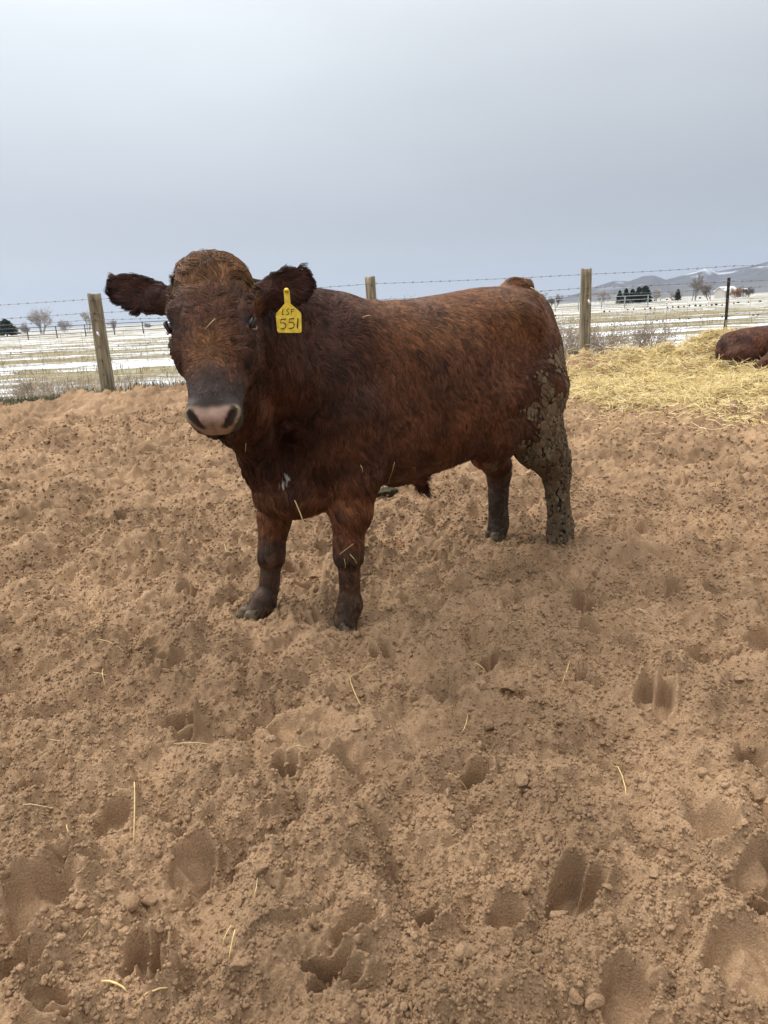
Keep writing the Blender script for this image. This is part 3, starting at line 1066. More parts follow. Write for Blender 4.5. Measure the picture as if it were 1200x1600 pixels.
def bull_style(P, Nn):
    n = len(P)
    x, y, z = P.T
    s, b, h = head_coords(P)
    head = sstep(-.06, .0, s) * sstep(.20, .13, np.abs(b)) * sstep(-.26, -.16, h) * sstep(.95, 1.02, x + .25 * (y - .2))
    ear = np.zeros(n); earflow = np.zeros((n, 3)); ear_in = np.zeros(n); ear_edge = np.zeros(n)
    for rt, ax, fc in EARS:
        d = P - rt
        al = d @ ax
        fc2 = unit(fc - ax * (fc @ ax)); sd = np.cross(ax, fc2)
        off = np.linalg.norm(d - al[:, None] * ax, axis=1)
        w = sstep(.005, .03, al) * (off < .075) * (al < .22)
        ear = np.maximum(ear, w)
        lat = d @ sd
        fl = ax[None] * .9 + sd[None] * (lat / .05)[:, None] * .9 + fc2[None] * .0 + np.array([0, 0, -.15])
        earflow = earflow * (1 - w[:, None]) + fl * w[:, None]
        ear_in = np.maximum(ear_in, w * (Nn @ fc2 > .35) * sstep(.045, .025, np.abs(lat)))
        ear_edge = np.maximum(ear_edge, w * sstep(.028, .046, np.abs(lat) + .3 * np.maximum(al - .12, 0)))
    neck = sstep(.55, .80, x + .2 * np.maximum(z - .8, 0)) * sstep(.45, .6, z) * (1 - head) * (1 - ear)
    leg = sstep(.62, .26, z)
    lowleg = sstep(.30, .12, z)
    rear = sstep(-.35, -.5, x)
    # flow
    flow = np.zeros((n, 3))
    flow[:, 0] = -.8; flow[:, 2] = -.55 - .3 * sstep(1.15, .9, z)
    top = sstep(1.08, 1.17, z)
    flow[:, 2] += .35 * top
    nf = np.stack([-.35 * np.ones(n), -.15 * np.ones(n), -1.0 * np.ones(n)], -1)
    flow = flow * (1 - neck[:, None]) + nf * neck[:, None]
    front = sstep(.30, .5, x) * sstep(1.0, .8, z)
    flow = flow + front[:, None] * np.array([.35, 0, -.5])
    lf = np.stack([-.12 * np.ones(n), np.zeros(n), -1.0 * np.ones(n)], -1)
    flow = flow * (1 - leg[:, None]) + lf * leg[:, None]
    # swirl on the flank and cowlick behind the shoulder
    sw = np.exp(-(((x - .32) / .12) ** 2 + ((z - .98) / .12) ** 2)) * (1 - head) * (1 - neck)
    flow = flow + sw[:, None] * np.stack([-(z - .98) * 6, np.zeros(n), (x - .32) * 6 - .3], -1)
    # head: whorl between the eyes
    ws, wb = s - .262, b
    wr = np.sqrt(ws ** 2 + wb ** 2) + 1e-4
    hf = HA[None] * (ws / wr)[:, None] + HB[None] * (wb / wr * 1.1)[:, None]
    upper = sstep(.05, -.12, ws)
    hf = hf + HB[None] * (np.sign(wb) * .35 * upper)[:, None] + HA[None] * (.85 * sstep(.12, .0, s))[:, None]
    cheek = sstep(.07, .1, np.abs(b)) * (1 - upper)
    hf = hf * (1 - cheek[:, None]) + (HA * .6 - HN * .8)[None] * cheek[:, None]
    flow = flow * (1 - head[:, None]) + hf * head[:, None]
    flow = flow * (1 - ear[:, None]) + earflow * ear[:, None]
    # length
    ln = .052 * np.ones(n)
    ln = ln + .016 * neck + .006 * rear
    ln = ln * (1 - .5 * leg) * (1 - .15 * lowleg)
    ln = ln + .030 * np.exp(-((x - .03) / .12) ** 2) * sstep(.54, .47, z) * (np.abs(y) < .12)
    ln = ln + .018 * sstep(.60, .53, z) * sstep(-.5, -.4, x) * sstep(.45, .35, x) * sstep(.40, .46, z)
    fore = sstep(.30, .22, s)
    pollw = sstep(.10, .0, s)
    hl = .014 + .026 * fore + .034 * pollw
    hl = hl * sstep(.435, .38, s) + .0035 * (1 - sstep(.435, .38, s))
    hl = np.where(h < -.05, np.maximum(hl, .018), hl)
    ln = ln * (1 - head) + hl * head
    ln = ln * (1 - ear) + (.022 + .016 * ear_edge + .010 * ear_in) * ear
    tailh = np.exp(-(((x + .65) / .09) ** 2 + ((z - 1.22) / .07) ** 2))
    ln = ln + .012 * tailh
    scr = sstep(1.25, .95, np.sqrt(((x + .375) / .060) ** 2 + ((y - .0) / .10) ** 2 + ((z - .485) / .10) ** 2)) * sstep(.575, .545, z)
    ln = ln * (1 - .75 * scr)
    # density: bare nose, eyelids
    nz4 = noise3(P, 45, 340)[:, 0]
    nose = sstep(.424, .432, s + .004 * nz4) * sstep(.052, .042, np.abs(b)) * sstep(-.07, -.055, h) * head
    nose = np.maximum(nose, sstep(.440, .450, s) * sstep(-.066, -.05, h) * sstep(.008, -.004, np.abs(b) - .046 - .55 * np.minimum(h, .03)) * head)
    for sb in (-1, 1):
        a_, b_ = hd(.426, .060 * sb, .044), hd(.476, .030 * sb, .008)
        ab = b_ - a_
        tt = np.clip((P - a_) @ ab / (ab @ ab), 0, 1)
        nose = np.maximum(nose, sstep(.024, .018, np.linalg.norm(P - a_ - tt[:, None] * ab, axis=1)))
    eyed = np.minimum(np.linalg.norm(P - EYES[0], axis=1), np.linalg.norm(P - EYES[1], axis=1))
    dens = np.ones(n) * (1 + .5 * head + .8 * ear)
    dens = np.maximum(dens, 0) * (1 - 1.0 * nose) * sstep(.028, .036, eyed) * (1 - .8 * scr)
    ln = ln * (1 - .60 * sstep(.060, .032, eyed) * head)
    ln = ln * (1 - .45 * mud_mask(P))
    # mud on near hind leg shortens/clumps
    mud = mud_mask(P)
    lift = .30 + .10 * head + .10 * neck + .15 * ear_edge + .10 * tailh + .25 * pollw * head
    lift = lift * (1 - .4 * leg) * (1 + .9 * lowleg)
    curl = .22 + .45 * head * fore + .12 * neck
    curl = curl * (1 - .7 * leg)
    clump = .86 + .05 * neck - .1 * leg
    clump = np.clip(clump + .1 * mud, 0, .95)
    # colour
    nz3 = noise3(P, 4.5, 300)
    nz2 = noise3(P, 13, 320)
    base = np.tile(np.array([.178, .064, .028]), (n, 1))
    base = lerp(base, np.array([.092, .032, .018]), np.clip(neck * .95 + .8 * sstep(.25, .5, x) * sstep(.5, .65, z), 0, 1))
    dorsal_lit = sstep(.95, 1.12, z) * (1 - neck) * (1 - head) * sstep(.55, .2, x)
    base = lerp(base, np.array([.26, .105, .038]), dorsal_lit * .95)  # lit look of the upper back painted in as lighter orange hair
    base = lerp(base, np.array([.070, .028, .018]), np.clip(sstep(.0, .5, nz3[:, 0]) * .40, 0, 1) * (1 - .3 * head))
    base = lerp(base, np.array([.24, .080, .030]), np.clip(sstep(.05, .55, nz3[:, 1]) * .40, 0, 1) * (1 - head))
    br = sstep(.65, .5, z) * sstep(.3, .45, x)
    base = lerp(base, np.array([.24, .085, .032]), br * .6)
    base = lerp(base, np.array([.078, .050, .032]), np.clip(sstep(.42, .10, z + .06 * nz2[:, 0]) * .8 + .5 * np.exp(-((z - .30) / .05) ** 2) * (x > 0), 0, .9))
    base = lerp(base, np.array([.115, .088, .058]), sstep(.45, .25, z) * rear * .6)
    base = lerp(base, np.array([.20, .14, .09]), sstep(.10, .02, z + .03 * nz2[:, 1]) * .6)
    base = base * (1 + leg[:, None] * .55 * noise3(P, 32, 350)[:, :1])
    # head colours
    hc = np.tile(np.array([.155, .060, .031]), (n, 1)) * (1 + .5 * nz2[:, :1])
    hc = lerp(hc, np.array([.31, .14, .055]), np.clip(sstep(.14, -.0, s - .35 * h + .07 * nz2[:, 1]) * (.75 + .5 * nz2[:, 0]), 0, 1))
    hc = lerp(hc, np.array([.40, .24, .10]), np.clip(sstep(.12, .05, s) * sstep(.05, .1, np.abs(b)) * (.6 + nz2[:, 2]), 0, 1) * .7)
    hc = lerp(hc, np.array([.30, .125, .04]), sstep(.075, .01, np.sqrt((s - .258) ** 2 + b ** 2) + .02 * nz2[:, 0]) * .9)
    hc = lerp(hc, np.array([.062, .043, .037]), sstep(.30, .39, s + .03 * nz2[:, 1] + .25 * np.abs(b)) * .85)
    hc = lerp(hc, np.array([.040, .028, .024]), np.clip(sstep(.075, .05, eyed) * .15 + sstep(.06, .10, np.abs(b)) * sstep(.20, .26, s) * .45, 0, 1))
    hc = lerp(hc, np.array([.62, .46, .28]), sstep(.412, .426, s + .006 * nz4) * sstep(.004, .022, h) * sstep(.024, .042, np.abs(b)) * .8)
    wa, wb_ = np.array([.69, 0, .591]), np.array([.811, .2, .640])
    wd_ = unit(wb_ - wa)
    dq = P - wa
    wl = np.linalg.norm((dq - (dq @ wd_)[:, None] * wd_) * np.array([1.35, 1.35, .8]), axis=1)
    base = lerp(base, np.array([.85, .78, .70]), sstep(.017, .012, wl) * (y > -.02) * (Nn[:, 1] > 0))
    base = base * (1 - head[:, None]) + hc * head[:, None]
    base = lerp(base, np.array([.040, .015, .011]), ear * .95)
    base = lerp(base, np.array([.12, .042, .028]), ear_in * .7)
    base = lerp(base, np.array([.085, .064, .045]), mud * .75)
    base = lerp(base, np.array([.30, .120, .065]), scr * .9)
    return dens, flow, ln, lift, base, curl, clump


def mud_mask(P):
    x, y, z = P.T
    nn = noise3(P, 9, 410)[:, 0] * .14 + noise3(P, 26, 415)[:, 0] * .07
    m = sstep(-.36, -.48, x + .30 * (z - .6) + nn) * sstep(.96, .80, z + nn) * sstep(.02, .08, y)
    return m


def skin_cols(P, Nn):
    n = len(P)
    s, b, h = head_coords(P)
    dens, flow, ln, lift, base, curl, clump = bull_style(P, Nn)
    col = base * .35
    scr = (np.sqrt(((P[:, 0] + .375) / .060) ** 2 + (P[:, 1] / .10) ** 2 + ((P[:, 2] - .485) / .10) ** 2) < 1.15) & (P[:, 2] < .56)
    col = lerp(col, np.array([.20, .080, .045]), scr.astype(float))
    head = sstep(.36, .40, s) * (np.abs(b) < .12) * (h > -.2) * (P[:, 0] > .95)
    # nose pad: pinkish tan with a dark lip
    nzp = noise3(P, 45, 340)[:, 0]
    pad = head * sstep(.416, .432, s + .005 * nzp + .10 * np.maximum(np.abs(b) - .042, 0)) * sstep(-.070, -.055, h) * sstep(.010, -.004, np.abs(b) - .050 - .55 * np.minimum(h, .03) + .004 * nzp)
    pink = np.array([.33, .205, .155])
    wing = sstep(.040, .060, np.abs(b)) * sstep(.0, .02, h)
    pc = lerp(np.tile(pink, (n, 1)), np.array([.42, .31, .19]), wing)
    pc = pc * (1 + .22 * noise3(P, 60, 500)[:, :1] + .25 * noise3(P, 16, 505)[:, :1])
    pc = lerp(pc, np.array([.10, .065, .05]), np.exp(-(b / .003) ** 2) * .6 * sstep(.44, .46, s) + .55 * sstep(-.035, -.06, h))
    col = col * (1 - pad[:, None]) + pc * pad[:, None]
    lip = np.maximum(head * sstep(-.045, -.065, h), head * sstep(.40, .42, s) * sstep(.050, .062, np.abs(b) - .3 * np.minimum(h, 0)) * sstep(.012, -.004, h))
    col = lerp(col, np.array([.05, .045, .035]), lip * .9)
    for sb in (-1, 1):
        for (aa, bb) in (((.436, .060, .040), (.472, .032, .010)),):
            a_, b_ = hd(aa[0], aa[1] * sb, aa[2]), hd(bb[0], bb[1] * sb, bb[2])
            ab = b_ - a_
            t = np.clip((P - a_) @ ab / (ab @ ab), 0, 1)
            d = np.linalg.norm(P - a_ - t[:, None] * ab, axis=1)
            col = lerp(col, np.array([.03, .016, .014]), sstep(.0150, .0100, d))
    for e, sb in zip(EYES, (-1, 1)):
        d = np.linalg.norm(P - e, axis=1)
        col = lerp(col, np.array([.025, .018, .016]), sstep(.045, .025, d))
        pk = np.linalg.norm(P - (e + HA * .022 + HN * .010 + HB * sb * .004), axis=1)
        col = lerp(col, np.array([.36, .20, .16]), sstep(.020, .010, pk) * .9)
    return col


def ear_tag_parts():
    pass


bullV, bullF = build_bull()
bull = empty('bull', BULL_O, BULL_YAW)
tag(bull, 'large shaggy reddish brown young bull standing in the churned dirt facing the camera', 'bull')
body_mat = attr_mat('hide', rough=.6, spec=.3, bump=(110, .0015))
NvB = vert_normals(bullV, bullF)
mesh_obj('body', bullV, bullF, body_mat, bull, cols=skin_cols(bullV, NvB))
n_fur = int((560000 if QF == 1 else 60000))
if 'nofur' not in DEV:
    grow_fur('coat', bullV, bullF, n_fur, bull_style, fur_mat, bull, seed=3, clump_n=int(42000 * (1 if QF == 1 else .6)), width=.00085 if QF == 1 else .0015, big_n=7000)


def local_to_world(p):
    c, s_ = math.cos(BULL_YAW), math.sin(BULL_YAW)
    p = np.asarray(p, float)
    return np.stack([BULL_O[0] + p[..., 0] * c - p[..., 1] * s_, BULL_O[1] + p[..., 0] * s_ + p[..., 1] * c, p[..., 2] + BULL_O[2]], -1)


# eyes
lid_dark = simple_mat('lid_dark', (.022, .014, .012), rough=.6)
lid_pink = simple_mat('lid_pink', (.27, .150, .115), rough=.45)
eye_mat = simple_mat('eyeball', (.012, .008, .007), rough=.08, spec=.5)
for e, sb in zip(EYES, (-1, 1)):
    mb = MB()
    vs, fs = [], []
    nu, nv = 20, 14
    c = e + HB * sb * .000 + HN * .003
    for i in range(nv + 1):
        th = math.pi * i / nv
        for j in range(nu):
            ph = 2 * math.pi * j / nu
            d = HN * math.cos(th) * .0165 + (HA * math.cos(ph) * .0185 + HB * math.sin(ph) * .0165) * math.sin(th)
            vs.append(c + d)
    for i in range(nv):
        for j in range(nu):
            fs.append((i * nu + j, i * nu + (j + 1) % nu, (i + 1) * nu + (j + 1) % nu, (i + 1) * nu + j))
    mb.add(vs, fs)
    mb.build('eye', eye_mat, bull)
    # lids: a dark upper rim and a pinkish lower rim running down to the inner corner
    inner = c + HA * .021 + HN * .012 + HB * sb * .002
    outer = c - HA * .017 - HN * .010 + HB * sb * .002
    for nm, off, mt, r in (('upper_eyelid', HN * .0135 - HA * .006, lid_dark, .0046), ('lower_eyelid', -HN * .012 + HA * .008, lid_pink, .0030)):
        lb = MB()
        pts = []
        for i in range(9):
            t = i / 8
            p = outer * (1 - t) + inner * t + (off + HB * sb * .0125) * math.sin(math.pi * t)
            pts.append(tuple(p))
        lb.tube(pts, [r * (.5 + .6 * math.sin(math.pi * i / 8)) for i in range(9)], n=8)
        lb.build(nm, mt, bull)

# hooves: two claws on each foot and two dewclaws behind
hoof_mat = simple_mat('hoof_horn', (.085, .072, .048), rough=.85, noise=.5, scale=60, bump=.001, spec=.15, col2=(.19, .145, .095))
for key, (hx, hy, tilt) in {'nf': (.578, .166, .0), 'ff': (.80, -.16, .22), 'nr': (-.695, .17, .0), 'fr': (-.585, -.15, .1)}.items():
    for sy in (-1, 1):
        vs, fs = [], []
        ns, nr_ = 9, 14
        for i in range(ns + 1):
            t = i / ns
            z = .066 * (1 - t) - .004
            fw = .030 + .030 * t
            bk = -.030 - .006 * t
            for j in range(nr_):
                a = 2 * math.pi * j / nr_
                cx, cy = math.cos(a), math.sin(a)
                px = (fw if cx > 0 else -bk) * abs(cx) ** .8 * (1 if cx > 0 else -1)
                taper = 1 - .35 * max(cx, 0) ** 2
                py = cy * (.018 + .004 * t) * taper
                x = px + (.010 * t if cx > 0 else 0)
                vs.append((hx + x, hy + sy * .0225 + py + sy * .0, z + tilt * -(x) * .5))
        for i in range(ns):
            for j in range(nr_):
                fs.append((i * nr_ + j, (i + 1) * nr_ + j, (i + 1) * nr_ + (j + 1) % nr_, i * nr_ + (j + 1) % nr_))
        fs.append(tuple(range(nr_)))
        mb = MB(); mb.add(vs, fs)
        mb.build('hoof', hoof_mat, bull)


# dried mud plates down the near hind leg
def mud_plates():
    rg = np.random.default_rng(11)
    T, ar = tri_areas(bullV, bullF)
    mm = mud_mask(bullV)
    rest = sstep(.50, .40, bullV[:, 2]) * (bullV[:, 0] < -.35) * (bullV[:, 1] > 0) * sstep(-.1, .3, noise3(bullV, 18, 431)[:, 0]) * .8
    w = ar * np.maximum(mm, rest)[T].mean(1)
    cdf = np.cumsum(w); cdf /= cdf[-1]
    ti = np.searchsorted(cdf, rg.random(9000))
    r1, r2 = np.sqrt(rg.random(9000)), rg.random(9000)
    B = np.stack([1 - r1, r1 * (1 - r2), r1 * r2], -1)
    P = (bullV[T[ti]] * B[..., None]).sum(1)
    Nn = unit((NvB[T[ti]] * B[..., None]).sum(1))
    big = mud_mask(P)
    kept, vs, fs, cols = [], [], [], []
    for i in range(len(P)):
        p = P[i]
        if rg.random() > .15 + 1.1 * big[i] and P[i][2] > .45:
            continue
        r = .005 + .014 * rg.random() ** 2 * (.3 + .9 * big[i])
        ok = True
        for (q, rq) in kept:
            d = p - q
            if d @ d < (.66 * (r + rq)) ** 2:
                ok = False
                break
        if not ok:
            continue
        kept.append((p, r))
        n = Nn[i]
        down = np.array([-.1, 0, -1.0]); down = unit(down - n * (down @ n))
        sd = np.cross(n, down)
        el = rg.uniform(1.0, 2.0)
        off = .004 + .006 * big[i]
        c = p + n * off
        m = 10
        tint = rg.uniform(.6, 1.25)
        col = (np.array([.135, .090, .053]) if rg.random() < .75 else np.array([.135, .105, .064])) * tint
        if p[2] > .62:
            col = col * .8 + np.array([.03, .015, .007])
        b0 = len(vs)
        rr_ = r * np.clip(1 + .22 * rg.normal(0, 1, m), .6, 1.5)
        rr_ = (rr_ + np.roll(rr_, 1)) * .5
        th = rg.uniform(.0015, .004)
        til = rg.uniform(-.25, .45); til2 = rg.uniform(-.25, .25)
        for ring, (sc, hh) in enumerate(((.95, -th * 1.5), (1.0, th * .5), (.86, th), (.45, th * rg.uniform(.5, 1.3)))):
            for j in range(m):
                a = 2 * math.pi * j / m
                u, v = math.cos(a) * rr_[j] * sc * el, math.sin(a) * rr_[j] * sc
                q = c + down * u + sd * v + n * (hh + til * u * .4 + til2 * v * .4 - 6.0 * (v * v))
                vs.append(q); cols.append(col * rg.uniform(.8, 1.15))
        vs.append(c + n * th); cols.append(col)
        for ring in range(3):
            for j in range(m):
                a_, b_ = b0 + ring * m + j, b0 + ring * m + (j + 1) % m
                fs.append((a_, b_, b_ + m)); fs.append((a_, b_ + m, a_ + m))
        for j in range(m):
            fs.append((b0 + 3 * m + j, b0 + 3 * m + (j + 1) % m, b0 + 4 * m))
    o = mesh_obj('dried_mud', np.array(vs), np.array(fs), attr_mat('caked_mud', rough=.9, bump=(220, .004, 1.0)), bull, cols=np.array(cols))
    tag(o, kind='stuff')


mud_plates()

# ------------------------------------------------------------------ ear tag
rt, ax, fc = EARS[1]
tag_anchor = local_to_world(rt + ax * .050 + unit(fc - ax * (fc @ ax)) * .022)


def build_tag():
    top = atd(447.5, 450, tag_anchor[1] - .045)
    rot = -math.atan2(top[0], top[1]) * .4
    t = empty('ear_tag', top, rot)
    tag(t, "yellow numbered plastic ear tag hanging from the standing bull's ear", 'ear tag')
    S = float((top - np.array([0, 0, CAM_H])) @ np.array(fwd)) / F_PX
    # outline in photo pixels about (447.5, 450): x right, z down
    out = [(-3.5, 1), (-4.6, 4), (-4.6, 23), (-19.6, 38), (-20, 41), (-20, 64), (-18, 67), (16, 69), (18.5, 67), (20, 42), (19.4, 38), (4.6, 24), (4.4, 4), (3.2, 1), (0, 0)]
    mb = MB()
    m = len(out)
    vs = [(x * S, y, -z * S) for y in (-.0012, .0012) for (x, z) in out]
    fs = [tuple(range(m)), tuple(reversed(range(m, 2 * m)))] + [(i + m, (i + 1) % m + m, (i + 1) % m, i) for i in range(m)]
    mb.add(vs, fs)
    yel = simple_mat('tag_plastic', (.74, .50, .045), rough=.5, noise=.22, scale=70, spec=.4)
    mb.build('tag_plate', yel, t, smooth=False)
    ink = simple_mat('marker_ink', (.015, .017, .015), rough=.6)
    ls = MB()
    def stroke(pts, w):
        P = [Vector((x * S, -.0016, -z * S)) for x, z in pts]
        ls.tube(P, [w * S] * len(P), n=6, flat=1.0)
    # handwriting, coordinates measured in the tag's own frame (12 units = 1 photo pixel)
    def cv(pts):
        return [((u / 12 - 47.5), (v / 12 - 20)) for u, v in pts]
    stroke(cv([(480, 610), (462, 655), (450, 700), (452, 715), (488, 718)]), .55)
    stroke(cv([(585, 618), (558, 622), (540, 640), (545, 658), (572, 672), (580, 692), (565, 714), (530, 722)]), .55)
    stroke(cv([(632, 628), (625, 675), (618, 728)]), .6)
    stroke(cv([(632, 628), (688, 630)]), .55)
    stroke(cv([(624, 672), (668, 672)]), .5)
    for dx in (0, 160):
        stroke(cv([(515 + dx, 800), (425 + dx, 800)]), .8)
        stroke(cv([(425 + dx, 800), (405 + dx, 868), (450 + dx, 862), (490 + dx, 880), (506 + dx, 915), (492 + dx, 955), (455 + dx, 974), (400 + dx, 976)]), .8)
    stroke(cv([(742, 795), (730, 890), (716, 982)]), 1.0)
    ls.build('lettering', ink, t)
    st = MB()
    st.tube([(0, -.006, -.006), (0, .012, -.006)], [.0045, .0045], n=12)
    st.tube([(0, -.0085, -.006), (0, -.004, -.006)], [.0025, .0065], n=12)
    st.build('rivet', yel, t)


build_tag()


# ------------------------------------------------------------------ loose clods and crumbs on the dirt
def ico():
    bm = __import__('bmesh').new()
    __import__('bmesh').ops.create_icosphere(bm, subdivisions=2, radius=1.0)
    V = np.array([v.co[:] for v in bm.verts]); Fc = np.array([[v.index for v in f.verts] for f in bm.faces])
    bm.free()
    return V, Fc


ICO_V, ICO_F = ico()


def crumbs():
    rg = np.random.default_rng(21)
    bm = __import__('bmesh').new()
    __import__('bmesh').ops.create_icosphere(bm, subdivisions=1, radius=1.0)
    LV = np.array([v.co[:] for v in bm.verts]); LF = np.array([[v.index for v in f.verts] for f in bm.faces]); bm.free()
    for (n, rmin, rvar, pw, IV, IF, dmax, dpw) in ((110000, .0022, .0035, 1.6, LV, LF, 3.9, 1.25), (8000, .0042, .0060, 3.0, ICO_V, ICO_F, 4.2, 1.4), (42000, .0038, .0060, 2.2, LV, LF, 9.0, .75)):
        n = int(n * (1 if QF == 1 else .15))
        d = .80 + dmax * rg.random(n) ** dpw
        a = rg.uniform(-.60, .60, n)
        x, y = d * np.sin(a), d * np.cos(a)
        keep = ((dmax < 5) | (d > 3.2 + rg.random(n))) & (fbm(x * 3.1, y * 3.1, 2, 60) + rg.normal(0, .25, n) > -.25) & (gsmooth(x, y) < .12 + .5 * rg.random(n) ** 8)
        x, y, d = x[keep], y[keep], d[keep]
        n = len(x)
        r = (rmin + rvar * rg.random(n) ** pw) * (.8 + .16 * d)
        z = gz(x, y)
        sc = rg.uniform(.55, 1.2, (n, 3)) * r[:, None]
        ang = rg.uniform(0, 6.28, n)
        V = IV[None] * np.ones((n, 1, 1))
        if len(IV) > 20:
            for k in range(4):
                pn = unit(rg.normal(0, 1, (n, 3)))
                dd = (V * pn[:, None]).sum(-1)
                V = V - pn[:, None] * np.maximum(dd - rg.uniform(.45, .8, (n, 1)), 0)[..., None]
        V = V * (1 + rg.normal(0, .12, (n, V.shape[1], 1))) * sc[:, None]
        c, s_ = np.cos(ang)[:, None], np.sin(ang)[:, None]
        V = np.stack([V[..., 0] * c - V[..., 1] * s_, V[..., 0] * s_ + V[..., 1] * c, V[..., 2]], -1)
        V = V + np.stack([x, y, z + r * .15], -1)[:, None]
        Fc = IF[None] + (np.arange(n) * len(IV))[:, None, None]
        o = mesh_obj('dirt_crumbs', V.reshape(-1, 3), Fc.reshape(-1, 3), dirt_mat)
        tag(o, 'coarse loose crumbs of brown dirt over the churned pen floor' if len(IV) > 20 else 'fine loose grains of brown dirt over the near pen floor' if dmax < 5 else 'loose dirt crumbs over the far part of the pen floor', 'dirt crumbs', kind='stuff')


crumbs()


def lumps():
    rg = np.random.default_rng(77)
    n = 520
    d = .9 + 5.0 * rg.random(n) ** 1.2
    a = rg.uniform(-.62, .62, n)
    x, y = d * np.sin(a), d * np.cos(a)
    r = .009 + .016 * rg.random(n) ** 2.5
    kp = gsmooth(x, y) < .25
    x, y, r = x[kp], y[kp], r[kp]; n = len(x)
    z = gz(x, y)
    bm = __import__('bmesh').new()
    __import__('bmesh').ops.create_icosphere(bm, subdivisions=3, radius=1.0)
    IV = np.array([v.co[:] for v in bm.verts]); IF = np.array([[v.index for v in f.verts] for f in bm.faces]); bm.free()
    V = IV[None] * np.ones((n, 1, 1))
    for k in range(7):
        pn = unit(rg.normal(0, 1, (n, 3)))
        dd = (V * pn[:, None]).sum(-1)
        V = V - pn[:, None] * np.maximum(dd - rg.uniform(.35, .8, (n, 1)), 0)[..., None]
    off = rg.uniform(0, 50, (n, 1, 3))
    q = (V * 1.8 + off).reshape(-1, 3)
    V = V * (1 + .16 * noise3(q, 1.0, 5)[:, :1].reshape(n, -1, 1) + .08 * noise3(q, 3.0, 15)[:, :1].reshape(n, -1, 1))
    V = V * (rg.uniform(.5, 1.15, (n, 3)) * r[:, None])[:, None]
    V = V + np.stack([x, y, z + r * .2], -1)[:, None]
    Fc = IF[None] + (np.arange(n) * len(IV))[:, None, None]
    o = mesh_obj('dirt_lumps', V.reshape(-1, 3), Fc.reshape(-1, 3), dirt_mat)
    tag(o, 'broken lumps of dry brown dirt lying on the pen floor', 'dirt lumps', kind='stuff')


lumps()


def clod(px, py, r, flat, label, seed, mat=None, name='dirt_clod', cat='clod', group='larger clods lying on the dirt'):
    p = atz(px, py)
    rg = np.random.default_rng(seed)
    bm = __import__('bmesh').new()
    __import__('bmesh').ops.create_icosphere(bm, subdivisions=4, radius=1.0)
    V = np.array([v.co[:] for v in bm.verts]); Fc = np.array([[v.index for v in f.verts] for f in bm.faces]); bm.free()
    for k in range(7):
        pn = unit(rg.normal(0, 1, 3)); dd = V @ pn
        V = V - pn * np.maximum(dd - rg.uniform(.45, .8), 0)[:, None]
    V = V * (1 + .10 * noise3(V, 1.6, seed)[:, :1] + .05 * noise3(V, 4.5, seed + 5)[:, :1])
    V = V * np.array([1, .75, flat]) * r
    o = mesh_obj(name, V, Fc, mat or dirt_mat)
    o.location = (p[0], p[1], float(gz(p[0], p[1])) + r * flat * .45)
    o.rotation_euler = (rg.uniform(-.2, .2), rg.uniform(-.2, .2), rg.uniform(0, 6.28))
    tag(o, label, cat, group)
    return o


clod(686, 1064, .030, .35, 'flat pale dirt clod just above the pair of small round holes', 1)
clod(817, 1252, .026, .5, 'angular dirt clod alone in the open dirt right of centre foreground', 2)
clod(197, 1418, .034, .55, 'largest smooth dirt clod in the lower left foreground', 3)
clod(236, 1398, .020, .6, 'smaller dirt clod just behind the largest smooth one at lower left', 4)
clod(80, 960, .024, .5, 'dirt clod at the far left, level with the front hooves', 5)
clod(728, 1535, .022, .6, 'dirt clod at the bottom right of the deep hoofprint', 6)
clod(930, 1560, .020, .6, 'small dirt clod near the bottom edge on the right', 8)
clod(650, 1355, .018, .6, 'small dirt clod behind the square hoofprint', 9)
dung_mat = simple_mat('dung', (.050, .044, .027), rough=1.0, spec=.1, noise=.5, scale=40, bump=.006)
clod(606, 795, .085, .5, "dark green dung pat on the dirt between the bull's front and hind legs", 10, dung_mat, 'dung_pat', 'dung', 'dung on the pen floor')
clod(942, 830, .060, .25, "low brown dung pat on the dirt right of the hind hoof", 11, simple_mat('old_dung', (.11, .085, .05), rough=.9, noise=.4, scale=40, bump=.006), 'dung_pat', 'dung', 'dung on the pen floor')
clod(826, 818, .040, .16, 'thin dark chip on the dirt between the hind legs', 12, dung_mat, 'dung_chip', 'dung', 'dung on the pen floor')


# ------------------------------------------------------------------ straw
def straw_mat(name, c1, c2):
    m = attr_mat(name, rough=.55, spec=.35)
    return m


straw_m = attr_mat('straw', rough=.5, spec=.35)


def blades(P, dirn, ln, wd, cols, bend, rg, seg=3):
    """triangular prisms with a bend; returns V,F,C"""
    n = len(P)
    up = np.array([0, 0, 1.0])
    side = unit(np.cross(dirn, up[None]) + 1e-4)
    nn = np.cross(side, dirn)
    t = np.linspace(-.5, .5, seg)
    V = np.zeros((n, seg, 3, 3))
    for i, tt in enumerate(t):
        c = P + dirn * (ln * tt)[:, None] + (side * bend[:, :1] + nn * bend[:, 1:2]) * ((.25 - tt * tt) * ln)[:, None]
        w = wd * (1 - .35 * abs(tt) * 2)
        V[:, i, 0] = c + side * w[:, None]
        V[:, i, 1] = c - side * w[:, None]
        V[:, i, 2] = c + nn * (w * 1.1)[:, None]
    base = (np.arange(n) * seg * 3)[:, None, None]
    f = []
    for i in range(seg - 1):
        for k in range(3):
            k2 = (k + 1) % 3
            f.append([i * 3 + k, i * 3 + k2, (i + 1) * 3 + k2, (i + 1) * 3 + k])
    Fc = base + np.array(f)[None]
    C = np.repeat(cols, seg * 3, 0)
    return V.reshape(-1, 3), Fc.reshape(-1, 4), C


